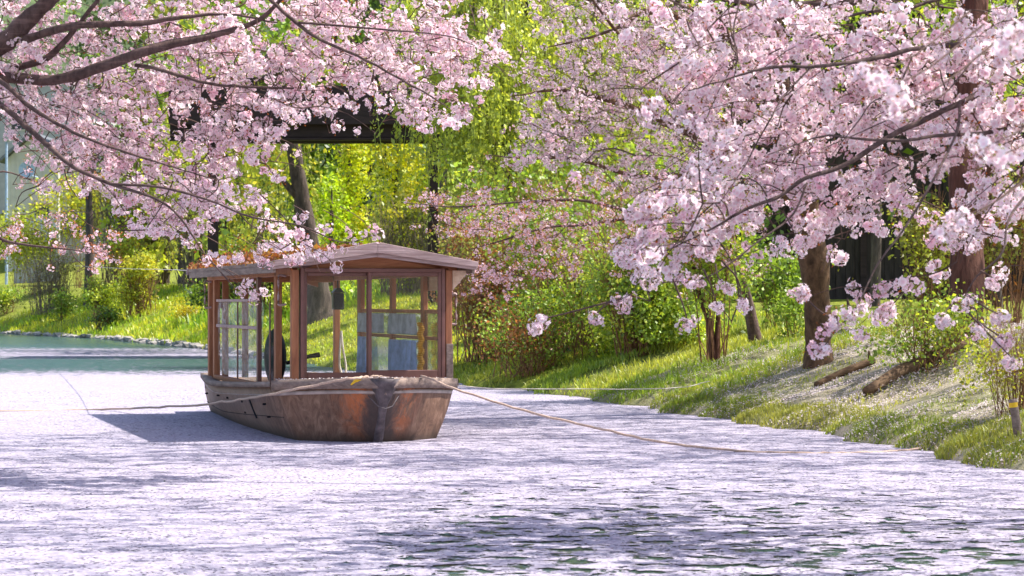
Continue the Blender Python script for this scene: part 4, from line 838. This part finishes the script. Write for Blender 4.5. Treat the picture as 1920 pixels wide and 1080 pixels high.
tube_obj('trunk', [mb + (0.06, 0, -.1), mb + (.08, 0, .6), mb + (.18, 0, 1.1), mb + (.3, .1, 1.8)], [.035, .03, .022, .01], M_BARK_RED, sh, 8)
shrub('shrub', 'dark leafed shrub under the wooden wall between the trunks', gpt(1470, 36), 1.3, 1.1, GRN, 60, 30, .07, 20, alt=LIME, altp=.1, group='shrubs on the right bank')
shrub('shrub', 'bright leafed shrub growing behind the fallen log', gpt(1745, 26.5), 1.35, .8, GRN, 90, 22, .05, 40, alt=LIME, altp=.35, group='shrubs on the right bank')
shrub('shrub', 'tall sparse shrub with reddish stems at the right edge behind the yellow banded stake', gpt(1905, 22), 1.0, 1.15, LIME, 80, 13, .042, 80, alt=YEL, altp=.3, group='shrubs on the right bank', fan=.8, low=.2, sr=.0035, cr=.09, foot=.2)
shrub('shrub', 'olive hedge like shrub right of the red trunk', gpt(1900, 33), 1.7, 2.3, OLV, 130, 30, .06, 60, alt=RUST, altp=.25, group='shrubs on the right bank')
shrub('shrub', 'tall olive shrub left of the red trunk before the dark wall', gpt(1745, 33), .95, 2.0, OLV, 90, 26, .06, 40, alt=LIME, altp=.35, group='shrubs on the right bank')
shrub('shrub', 'rounded green shrub left of the tan trunk before the dark wall', gpt(1490, 33), .6, .75, GRN, 40, 26, .055, 10, group='shrubs on the right bank')

# red barked tree on the bank
b6 = at(1812, 27.5); r6 = empty('tree', b6); tag(r6, 'tall tree with a thick red brown trunk near the right edge of the bank', 'tree')
tube_obj('trunk', [b6 + (0, 0, -.2), P(1806, 660, 27.5), P(1808, 560, 27.5), P(1812, 450, 27.6), P(1808, 330, 27.7), P(1812, 200, 27.9), P(1830, 0, 28), P(1840, -300, 28.5)], [.26, .22, .20, .2, .185, .17, .16, .1], M_BARK_RED, r6, 14, 5, .008)
tube_obj('limb', [P(1812, 450, 27.6), P(1835, 380, 27.4), P(1860, 300, 27), P(1930, 200, 26.6)], [.10, .07, .05, .03], M_BARK_RED, r6, 8)
p, ids = clumps([(b6[0] + .3, 29.5, 6.2, 2.4, 1.6, 1.6), (b6[0] - 1, 30, 5.6, 1.5, 1.2, 1.0), (b6[0] + 1.5, 29.5, 4.6, 1.2, 1, .8)], 110, 36, .25); tag(link('crown', leaf_mesh('crown', p - b6, .1, clump_cols(GRN, ids, 110, .25, LIME, .4)), M_LEAF, r6), None, None, None, 'stuff')

# logs, stake
la, lb = ground(1625, 742), ground(1822, 655); lg = empty('fallen_log', (la + lb) / 2); tag(lg, 'long fallen log lying up the bank below the leafy shrub', 'log')
tube_obj('log', [la + (0, 0, .03), la * .7 + lb * .3 + (0, 0, .10), la * .4 + lb * .6 + (0, 0, .11), lb + (0, 0, .09)], [.06, .068, .06, .045], M_LOG, lg, 9, 4, .01, True)
tube_obj('branch_stub', [la * .45 + lb * .55 + (0, 0, .12), la * .2 + lb * .8 + (-.02, -.05, .22), lb + (.05, 0, .25)], [.035, .028, .015], M_LOG, lg, 6, 4, .005, True)
la, lb = ground(1530, 727), ground(1638, 690); lg = empty('fallen_log', (la + lb) / 2); tag(lg, 'short straight log lying on the petals right of the tan trunk', 'log')
tube_obj('log', [la + (0, 0, .02), (la + lb) / 2 + (0, 0, .06), lb + (0, 0, .08)], [.042, .046, .044], M_LOG, lg, 9, 4, .006, True); tube_obj('branch_stub', [lb + (-.05, 0, .1), lb + (-.06, -.02, .19)], [.02, .014], M_LOG, lg, 6, 2, 0, True)
sb = ground(1903, 822); st = empty('stake', sb); tag(st, 'wooden stake with a yellow band standing at the water side', 'stake')
tube_obj('post', [sb + (.03, 0, -.1), sb + (.005, 0, .14), sb + (-.02, 0, .30)], [.036, .036, .036], M_GREYW, st, 10, 3, 0, True)
tube_obj('band', [sb + (-.013, 0, .235), sb + (-.0175, 0, .275)], [.0385, .0385], M_YEL, st, 12, 2, 0)
# dark timber building behind the right bank: boards, posts, eave
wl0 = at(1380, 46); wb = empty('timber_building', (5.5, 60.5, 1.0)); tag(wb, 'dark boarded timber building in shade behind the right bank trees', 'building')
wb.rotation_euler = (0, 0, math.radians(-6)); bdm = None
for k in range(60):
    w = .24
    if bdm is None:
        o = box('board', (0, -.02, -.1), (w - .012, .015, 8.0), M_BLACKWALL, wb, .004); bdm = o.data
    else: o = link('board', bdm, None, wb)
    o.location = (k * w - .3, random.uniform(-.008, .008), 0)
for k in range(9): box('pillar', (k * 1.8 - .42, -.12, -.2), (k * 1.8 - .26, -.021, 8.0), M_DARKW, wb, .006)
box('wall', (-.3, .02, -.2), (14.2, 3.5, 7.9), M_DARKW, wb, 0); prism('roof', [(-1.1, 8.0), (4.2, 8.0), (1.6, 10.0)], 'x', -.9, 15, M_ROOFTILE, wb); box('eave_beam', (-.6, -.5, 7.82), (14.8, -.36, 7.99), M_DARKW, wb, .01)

# footbridge of dark timber behind the boat
fb = empty('footbridge', (-4, 58, 0)); tag(fb, 'dark brown timber footbridge high behind the blossom', 'bridge')
def W2(px, py, d): return tuple(P(px, py, d) - np.array((-4, 58, 0)))
a = W2(318, 258, 57.5); c = W2(922, 258, 57.5); zb = a[2]
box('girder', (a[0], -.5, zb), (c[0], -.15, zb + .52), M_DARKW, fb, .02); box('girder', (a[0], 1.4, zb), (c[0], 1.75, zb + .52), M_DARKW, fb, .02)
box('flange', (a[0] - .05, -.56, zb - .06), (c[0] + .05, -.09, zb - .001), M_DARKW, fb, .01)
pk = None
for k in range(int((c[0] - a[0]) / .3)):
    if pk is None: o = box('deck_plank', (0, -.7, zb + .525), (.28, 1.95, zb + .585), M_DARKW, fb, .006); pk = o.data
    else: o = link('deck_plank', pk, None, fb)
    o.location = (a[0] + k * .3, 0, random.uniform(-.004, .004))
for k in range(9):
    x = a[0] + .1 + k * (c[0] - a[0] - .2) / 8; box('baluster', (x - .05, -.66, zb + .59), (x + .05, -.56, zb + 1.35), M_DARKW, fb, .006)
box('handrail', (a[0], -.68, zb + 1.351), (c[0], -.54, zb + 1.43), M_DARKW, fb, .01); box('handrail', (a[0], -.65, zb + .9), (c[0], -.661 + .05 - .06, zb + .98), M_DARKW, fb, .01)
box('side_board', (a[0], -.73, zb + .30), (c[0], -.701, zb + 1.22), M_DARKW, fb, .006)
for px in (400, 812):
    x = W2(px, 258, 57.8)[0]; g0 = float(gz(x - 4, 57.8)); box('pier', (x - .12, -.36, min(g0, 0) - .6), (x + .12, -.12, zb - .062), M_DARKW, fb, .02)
tag(fb, None, None, None, None)

# big leaning trunk behind the boat with hanging willow strands
def willow(name, label, b, trunkpts, radii, heads, nst, base, alt, zlen, leafn=34, size=.11, group=None, spread=1.0):
    r = empty(name, b); tag(r, label, 'tree', group); tube_obj('trunk', trunkpts, radii, M_BARK_GREY, r, 12, 5, .02)
    top = np.array(trunkpts[-1]); t = Tubes(); C = []; K = []
    for h in heads:
        h = np.array(h); tube_obj('limb', [top, (top + h) / 2 + (0, 0, .5), h], [radii[-1] * .7, radii[-1] * .4, radii[-1] * .12], M_BARK_GREY, r, 6)
        k = int(nst / len(heads)); tone = RNG.uniform(.75, 1.2)
        for i in range(k):
            p0 = h + RNG.normal(0, 1, 3) * np.array((spread, spread, .45)); L = RNG.uniform(*zlen); sw = RNG.normal(0, .12, 2)
            pts = np.array([p0 + (sw[0] * f * L * .5, sw[1] * f * L * .5, -f * L) for f in np.linspace(0, 1, 6)]); pts[0] += (h - p0) * .35 + (0, 0, .25)
            t.add(pts, [.012, .009, .007, .006, .005, .003], 3)
            f = RNG.random(leafn); q_ = p0[None] + np.stack((sw[0] * f * L * .5, sw[1] * f * L * .5, -f * L), -1) + RNG.normal(0, .07, (leafn, 3)); C.append(q_); K.append(np.full(leafn, tone * RNG.uniform(.75, 1.25)))
    C = np.concatenate(C); K = np.concatenate(K)[:, None]; cols = np.where(RNG.random((len(C), 1)) < .35, np.array(alt)[None], np.array(base)[None]) * K * (1 + RNG.normal(0, .12, (len(C), 1)))
    tag(link('strands', t.mesh('strands'), M_STRAND, r, local=False), None, None, None, 'stuff')
    tag(link('foliage', leaf_mesh('foliage', C - np.array(b), size, np.clip(cols, .004, .9), ((0, 0, -1), 1.2), .26), M_LEAF, r), None, None, None, 'stuff'); return r
bw = at(602, 63)
willow('willow_tree', 'old leaning willow trunk behind the boat with thin trailing strands', bw, [bw + (0, 0, -.3), P(598, 560, 63), P(588, 470, 62.8), P(573, 390, 62.6), P(560, 320, 62.4), P(553, 258, 62.2), P(545, 120, 62)], [.40, .32, .24, .22, .20, .18, .15],
       [P(470, 150, 62), P(420, 230, 64), P(380, 290, 66), P(510, 240, 63), P(320, 200, 66), P(450, 300, 66), P(600, 60, 65)], 200, LIME, YEL, (1.2, 3.4), 36, .13, 'willows', .7)
tube_obj('branch_stub', [P(556, 365, 62.5), P(540, 350, 62.4), P(528, 335, 62.3)], [.12, .09, .06], M_BARK_GREY, bpy.data.objects['willow_tree'], 8, 3, 0, True)
bw2 = at(985, 50)
willow('willow_tree', 'large lime green willow hanging beside the end of the footbridge', bw2, [bw2 + (0, 0, -.3), P(970, 450, 50), P(940, 250, 50), P(930, 60, 50), P(920, -60, 50)], [.35, .3, .26, .2, .15],
       [P(905, -30, 49), P(850, 60, 49.5), P(950, 40, 48), P(910, 130, 48.5), P(860, 160, 49), P(1010, 60, 49), P(1100, 80, 49.5), P(1190, 60, 50), P(960, -120, 49), P(1050, 180, 49), P(850, -60, 50), P(1150, 190, 50), P(1250, 120, 50.5), P(940, 220, 49)], 640, (.56, .62, .07), (.42, .50, .06), (1.2, 3.2), 44, .10, 'willows', .62)
# individual trees behind
tree('poplar_tree', 'bright yellow green upright tree seen under the footbridge', 655, 72, 6.0, 1.5, (.58, .68, .02), 110, 42, .13, shape='cone', low=.1, alt=YEL, altp=.2, cr=.2, group='bright trees under the bridge')
tree('poplar_tree', 'broad yellow green tree beside the bridge pier', 745, 74, 6.4, 1.9, (.60, .66, .02), 150, 42, .13, shape='column', low=.05, alt=YEL, altp=.35, cr=.24, group='bright trees under the bridge')
tree('poplar_tree', 'slim lime tree left of the bright upright tree', 622, 68, 3.8, .8, (.48, .66, .02), 60, 36, .12, shape='column', low=.05, cr=.18, group='bright trees under the bridge')
shrub('shrub', 'airy pale twigged shrub behind the boat roof ridge', at(770, 66), 3.0, 3.0, (.24, .27, .04), 90, 20, .1, 150, alt=YEL, altp=.3, group='shrubs behind the boat', stemmat=M_STEM_PALE, sr=.012, low=.2)
shrub('shrub', 'olive twiggy shrub right of the boat roof peak', at(860, 58), 2.6, 2.8, OLV, 100, 22, .1, 110, alt=LIME, altp=.25, group='shrubs behind the boat', stemmat=M_STEM_PALE, sr=.011, low=.15)
tree('broadleaf_tree', 'leafy lime tree in front of the middle of the timber building', 1640, 52, 9.6, 4.2, LIME, 120, 40, .10, low=.42, alt=GRN, altp=.5, cr=.25, group='trees before the timber building')
tree('broadleaf_tree', 'leafy green tree before the right end of the timber building', 1870, 50, 9.2, 4.0, GRN, 120, 40, .10, low=.40, alt=LIME, altp=.4, cr=.25, group='trees before the timber building')
shrub('hedge', 'broad bright green hedge filling the gap behind the shrubs right of the boat', at(1150, 45), 6.5, 3.6, GRN, 420, 36, .085, 60, 'hedge', LIME, .2, None, None, .2, .05, 2.0)
bgl = [ # px, d, height, width, colour, label
    (310, 104, 13, 5, OLV, 'olive tree behind the bare brown thicket'), (420, 96, 14, 7, GRN, 'green tree left of the leaning willow, far back'),
    (560, 100, 15, 7, GRN, 'green tree far behind the leaning willow trunk'), (690, 98, 14, 6.5, DK, 'dark tree behind the bright yellow green tree'), (830, 92, 14, 7, GRN, 'green tree behind the right end of the bridge'),
    (980, 72, 12, 6, GRN, 'green tree behind the hanging willow'), (1120, 66, 11.5, 6, OLV, 'olive tree behind the wide green shrub'), (1270, 62, 11, 6, GRN, 'green tree behind the slender many stemmed tree'),
    (1430, 74, 13, 6.5, DK, 'dark tree rising behind the left end of the timber building'), (1600, 74, 13, 6.5, DK, 'dark tree over the middle of the timber building'), (1790, 74, 13, 7, DK, 'dark tree over the right end of the timber building'),
    (1960, 62, 13, 7, GRN, 'green tree at the right edge behind everything'), (185, 160, 20, 5, DK, 'tall dark tree beside the grey house wing'), (340, 130, 19, 9, DK, 'tall dark tree behind the olive tree'), (520, 132, 20, 10, DK, 'tall dark tree at the back left of the bridge'),
    (760, 128, 20, 10, DK, 'tall dark tree at the back right of the bridge'), (930, 105, 17, 8, DK, 'tall dark tree far behind the hanging willow'), (1110, 95, 16, 8, DK, 'tall dark tree far behind the wide shrub'), (1330, 92, 16, 8, DK, 'tall dark tree far behind the tan cherry')]
for px, d, h, w, c, lab in bgl:
    tree('evergreen_tree' if c is DK else 'broadleaf_tree', lab, px, d, h, w, c, 130, 42, .20 if d < 90 else .28, trunk=.2, mat=M_NEEDLE if c is DK else M_LEAF, low=.02, alt=LIME if c is not DK else GRN, altp=.3, cr=.42, group='trees standing behind the canal')
# far left bank shrubs
FL = [('shrub', 'bare brown twiggy bush above the far left waterline', 95, 102, 2.8, 3.0, OLV, 110, 12, .09, 110, (.36, .26, .16), .5, M_STEM_PALE), ('shrub', 'lime shrub right of the bare twiggy bush', 190, 93, 1.7, 1.9, LIME, 90, 30, .10, 40, GRN, .3, None),
      ('shrub', 'round yellow green shrub left of the boat stern', 262, 90, 2.0, 2.4, YEL, 110, 30, .10, 60, LIME, .5, None), ('shrub', 'low dark shrub at the stony water edge', 195, 90, 1.4, .8, GRN, 60, 26, .08, 40, DK, .4, None),
      ('shrub', 'rounded clipped green shrub on the far left bank', 118, 98, 1.1, 1.0, GRN, 60, 28, .09, 10, OLV, .3, None), ('shrub', 'small green shrub at the far left edge of the frame', 10, 107, 1.8, 1.1, GRN, 60, 28, .10, 20, LIME, .3, None),
      ('shrub', 'orange tipped shrub behind the boat roof leaves', 435, 80, 1.6, 2.5, GRN, 90, 28, .10, 40, (.5, .2, .03), .35, None), ('shrub', 'dark green shrub behind the left cabin posts', 400, 80, 2.0, 1.6, DK, 90, 28, .10, 30, GRN, .5, None),
      ('shrub', 'orange flecked lime shrub below the bare thicket', 232, 97, 1.4, 2.9, LIME, 60, 28, .10, 50, (.5, .28, .03), .25, None), ('shrub', 'yellow flowering plant on the slope beside the stern', 352, 83, 1.2, .5, (.55, .45, .02), 50, 24, .07, 10, LIME, .3, None),
      ('shrub', 'lime green bank shrub seen through the left cabin opening', 545, 67, 1.2, 1.0, LIME, 60, 26, .08, 10, GRN, .3, None), ('shrub', 'tall dark ivy mass left of the willow trunk', 500, 73, 2.2, 4.0, DK, 130, 30, .11, 30, OLV, .4, None)]
for nm, lab, px, py, w, h, c, n_, lv, sz, stm, alt, ap, smat in FL:
    shrub(nm, lab, at(px, py), w, h, c, n_, lv, sz, stm, 'shrub', alt, ap, 'shrubs on the far left bank', smat, .16, .1, sr=.013)
shrub('thicket', 'tall bare brown thicket between the grey house and the willow', at(255, 104), 5.0, 5.2, OLV, 150, 16, .13, 260, 'thicket', (.2, .13, .07), .5, None, M_STEM_PALE, .3, .3, 2.5, 1.0, .02)
shrub('thicket', 'second bare brown thicket behind the willow strands', at(390, 97), 4.0, 4.8, OLV, 130, 16, .13, 200, 'thicket', LIME, .3, None, M_STEM_PALE, .3, .3, 2.5, 1.0, .02)
shrub('shrub', 'yellow green bush under the house railing', at(150, 112), 4.0, 5.2, LIME, 110, 26, .16, 50, 'shrub', YEL, .4, None, None, .3, .5, 2)
shrub('shrub', 'pale lime bush left of the house railing', at(60, 112), 4.0, 4.0, LIME, 110, 26, .16, 50, 'shrub', OLV, .4, None, None, .3, .4, 2)
tree('tree', 'grey bare trunk rising beside the grey house wing', 165, 100, 9, 1.6, OLV, 20, 10, .14, trunk=.22, low=.5)

# house beyond the far left bank
hb = empty('house', (P(70, 400, 150)[0], 150, 2)); tag(hb, 'cream house with grey wing seen through the blossom at the far left', 'house')
box('wall', (-1.9, 0, -1), (1.3, 6, 8.2), M_SIDING, hb, 0)
for k in range(12): box('siding_strip', (-1.9 + k * .27, -.03, -1), (-1.86 + k * .27, -.002, 8.1), M_SIDING, hb, 0)
prism('gable', [(-1.9, 8.2), (1.3, 8.2), (-.3, 9.6)], 'y', 0, 6, M_SIDING, hb); prism('roof', [(-2.3, 8.15), (-.3, 9.9), (1.7, 8.15), (1.7, 7.95), (-.3, 9.65), (-2.3, 7.95)], 'y', -.5, 6.5, M_ROOFTILE, hb)
wd = box('window', (-.2, -.06, 4.6), (.8, -.004, 5.3), M_GREYWALL, hb, .01); box('pane', (-.12, -.075, 4.68), (.72, -.062, 5.22), M_WINGLASS, wd, 0)
box('awning', (-.45, -.5, 5.35), (1.0, -.005, 5.42), plain('salmon_awning', (.6, .35, .28), .7), hb, 0)
box('wing_wall', (1.302, 1.0, -1), (4.4, 7, 11.5), M_GREYWALL, hb, 0); box('window', (1.9, .95, 4.4), (2.5, .998, 6.0), M_WINGLASS, hb, 0); box('window', (3.2, .95, 4.4), (3.7, .998, 6.4), M_WINGLASS, hb, 0)
box('tarpaulin', (1.4, .6, 3.6), (3.0, .9, 4.9), M_DKBLUE, hb, .03)
h2 = empty('apartment_building', (P(10, 400, 175)[0], 172, 2)); tag(h2, 'pale grey apartment block behind the cream house roof', 'building'); box('wall', (-9, 0, -1), (5.5, 8, 15), M_GREYWALL, h2, 0)
for i in range(6):
    for j in range(3): wd = box('window', (-7 + i * 2, -.06, 5.5 + j * 3), (-5.9 + i * 2, -.003, 7 + j * 3), M_SIDING, h2, 0); box('pane', (-6.92 + i * 2, -.075, 5.58 + j * 3), (-5.98 + i * 2, -.062, 6.92 + j * 3), M_WINGLASS, wd, 0)
box('roof', (-9.3, -.3, 15.002), (5.8, 8.3, 15.3), M_ROOFTILE, h2, 0)
rl = empty('railing', (P(65, 410, 140)[0], 140, 5.4)); tag(rl, 'low white metal railing below the cream house', 'railing')
box('handrail', (-1.2, -.03, .75), (1.4, .03, .82), M_FASCIA, rl, 0); box('ground_beam', (-1.2, -.05, -5), (1.4, .05, .02), M_GREYWALL, rl, 0)
for k in range(11): box('bar', (-1.15 + k * .25, -.02, .021), (-1.09 + k * .25, .02, .749), M_BLUEPAINT, rl, 0)
pl = P(12, 405, 138); pe = empty('pole', (pl[0], 138, 2)); tag(pe, 'pale blue metal pole at the left edge beside the house', 'pole'); tube_obj('shaft', [(pl[0], 138, 1), (pl[0], 138, 5), (pl[0], 138, 10.5)], [.085, .08, .07], M_BLUEPAINT, pe, 12, 3); box('cap', (-.2, -.2, 8.5), (.2, .2, 8.6), M_GREYWALL, pe, .02)
dp = P(50, 318, 146); de = empty('satellite_dish', (dp[0], 146, dp[2])); tag(de, 'round blue satellite dish above the cream wall', 'satellite dish')
V = [(0, .12, 0)]; 
for k in range(16): V.append((.5 * math.cos(k * .3927), 0, .5 * math.sin(k * .3927)))
link('dish', npmesh('dish', V, [[(0, 1 + k, 1 + (k + 1) % 16) for k in range(16)]], smooth=True), M_BLUEPAINT, de); t = Tubes(); t.add([(0, .1, 0), (0, .5, -.3), (0, 3.6, -.3)], .05, 6); link('mast', t.mesh('mast'), M_BLUEPAINT, de)

# stones along the far waterline
bm = bmesh.new(); bmesh.ops.create_icosphere(bm, subdivisions=1, radius=1)
for v in bm.verts: v.co = v.co * random.uniform(.8, 1.15)
sm = bpy.data.meshes.new('stone'); bm.to_mesh(sm); bm.free(); sm.materials.append(M_STONE)
ed = empty('stone_edging', (-8.5, 68, 0)); tag(ed, 'row of pale stones edging the far left waterline', 'stone edging')
sy = 58.0
while sy < 103:
    u0 = np.interp(sy, SH[:, 1], SH[:, 0]); s = random.uniform(.10, .24); o = bpy.data.objects.new('stone', sm); COL.objects.link(o); o.parent = ed
    o.location = (u0 + 8.5 + random.uniform(-.1, .12), sy - 68, random.uniform(-.02, .06)); o.scale = (s * 1.5, s, s * .65); o.rotation_euler = (random.uniform(-.2, .2), random.uniform(-.2, .2), random.uniform(0, 3)); sy += s * 2.0
# ------------------------------------------------------------------ grass and petals on the bank
def on_bank(n, s0, s1, u0, u1, pw=1.0):
    sy = RNG.uniform(s0, s1, n); u = u0 + (u1 - u0) * RNG.random(n) ** pw; uw = u + wigf(sy); x = np.interp(sy, SH[:, 1], SH[:, 0]) + uw * NV[0]; y = sy + uw * NV[1]; return x, y, gz(x, y), u
def nz(x, y, s): return .5 + .25 * (np.sin(x * s + 1.7 * np.sin(y * s * .7)) + np.sin(y * s * 1.3 + 1.1 * np.sin(x * s * .9 + 2)))
def grass(name, label, parts):
    VV = []; CC = []; n0 = 0; TT = []
    for n, s0, s1, u0, u1, hgt, wd, base, alt, thr in parts:
        x, y, z, u = on_bank(n, s0, s1, u0, u1); m = nz(x, y, 1.9) * .6 + nz(x, y, 5.3) * .4 + RNG.normal(0, .10, n) > thr; x, y, z = x[m], y[m], z[m]; n = len(x)
        a = RNG.uniform(0, 6.28, n); h = hgt * RNG.uniform(.45, 1.3, n); ln = h * RNG.uniform(.1, .8, n); b = RNG.uniform(0, 6.28, n); p = np.stack((x, y, z - .01), -1); s = np.stack((np.cos(a), np.sin(a), 0 * a), -1) * (wd * RNG.uniform(.7, 1.3, n))[:, None]
        le = np.stack((np.cos(b) * ln, np.sin(b) * ln, h), -1); mid = p + le * np.array((.35, .35, .62)); tip = p + le
        v = np.stack((p - s, p + s, mid + s * .7, mid - s * .7, tip), 1); VV.append(v.reshape(-1, 3)); i = np.arange(n)[:, None] * 5 + n0
        TT.append(np.concatenate((i + np.array((0, 1, 2)), i + np.array((0, 2, 3)), i + np.array((3, 2, 4))))); n0 += n * 5
        c = np.where((nz(x, y, 1.1) + RNG.normal(0, .2, n) > .5)[:, None], np.array(base)[None], np.array(alt)[None]) * (1 + RNG.normal(0, .2, (n, 1))); CC.append(np.repeat(np.clip(c, .004, .9), 5, 0))
    tag(link(name, npmesh(name, np.concatenate(VV), [np.concatenate(TT)], np.concatenate(CC)), M_LEAF), label, 'grass', None, 'stuff')
grass('grass', 'bright green grass growing along the canal bank', [
    (9000, 17, 21.5, .0, 1.6, .07, .006, (.20, .28, .03), (.30, .34, .05), .40), (26000, 18, 31.5, .1, 5.5, .045, .006, (.28, .38, .035), (.46, .48, .07), .52),
    (34000, 29, 41, .0, 3.4, .085, .008, (.28, .40, .035), (.44, .48, .06), .30), (6000, 30, 42, .3, 5, .15, .008, (.24, .38, .03), (.38, .42, .04), .5),
    (34000, 41, 66, .0, 7, .085, .016, (.42, .52, .03), (.56, .56, .06), .25), (26000, 62, 104, .0, 9, .20, .024, (.36, .52, .025), (.54, .58, .04), .25), (16000, 17, 31, -.03, .6, .055, .006, (.22, .30, .03), (.36, .38, .07), -1), (4000, 64, 80, 1, 6, .4, .03, (.2, .38, .03), (.3, .42, .03), .5)])
n = 90000; x, y, z, u = on_bank(n, 17.5, 33, .0, 6.5); m = nz(x, y, 2.3) * .6 + nz(x, y, 6.1) * .4 + RNG.normal(0, .08, n) > .46; x, y, z = x[m], y[m], z[m]; n = len(x)
c = np.stack((x, y, z + RNG.uniform(.004, .04, n)), -1); d = rdirs(n); d[:, 2] *= .35; d /= np.linalg.norm(d, axis=1)[:, None]; s = np.cross(d, (0, 0, 1)) + RNG.normal(0, .25, (n, 3)); s /= np.linalg.norm(s, axis=1)[:, None]
V, Q = leafquads(c, d, s, (RNG.uniform(.018, .03, n), RNG.uniform(.007, .012, n))); pk = np.clip(RNG.normal(.3, .25, (n, 1)), 0, 1)
tag(link('fallen_petals', npmesh('fallen_petals', V, [Q], np.repeat((PW * (1 - pk) + PP * pk) * .78, 4, 0)), M_PETAL), 'pale cherry petals scattered over the right bank', 'fallen petals', None, 'stuff')
# petals on the boat's bow
n = 900; xx = RNG.uniform(-.9, .9, n); yy = np.interp(np.abs(xx), (0, .9), (-.3, .62)) + RNG.exponential(.09, n) + .0; pts = np.array([B(a * .97, b, .512 + RNG.uniform(0, .01)) for a, b in zip(xx, yy)])
m = RNG.random(n) < .5; pts[m, 2] = .0 + np.interp(np.abs(xx[m]), (0, .9), (.628, .59)); d = rdirs(n); d[:, 2] *= .2; d /= np.linalg.norm(d, axis=1)[:, None]; s = np.cross(d, (0, 0, 1)); s /= np.linalg.norm(s, axis=1)[:, None]
V, Q = leafquads(pts, d, s, (RNG.uniform(.018, .03, n), RNG.uniform(.008, .012, n))); tag(link('deck_petals', npmesh('deck_petals', V, [Q], np.tile(PW, (n * 4, 1))), M_PETAL), 'loose cherry petals lying on the bow deck and rail', 'fallen petals', None, 'stuff')
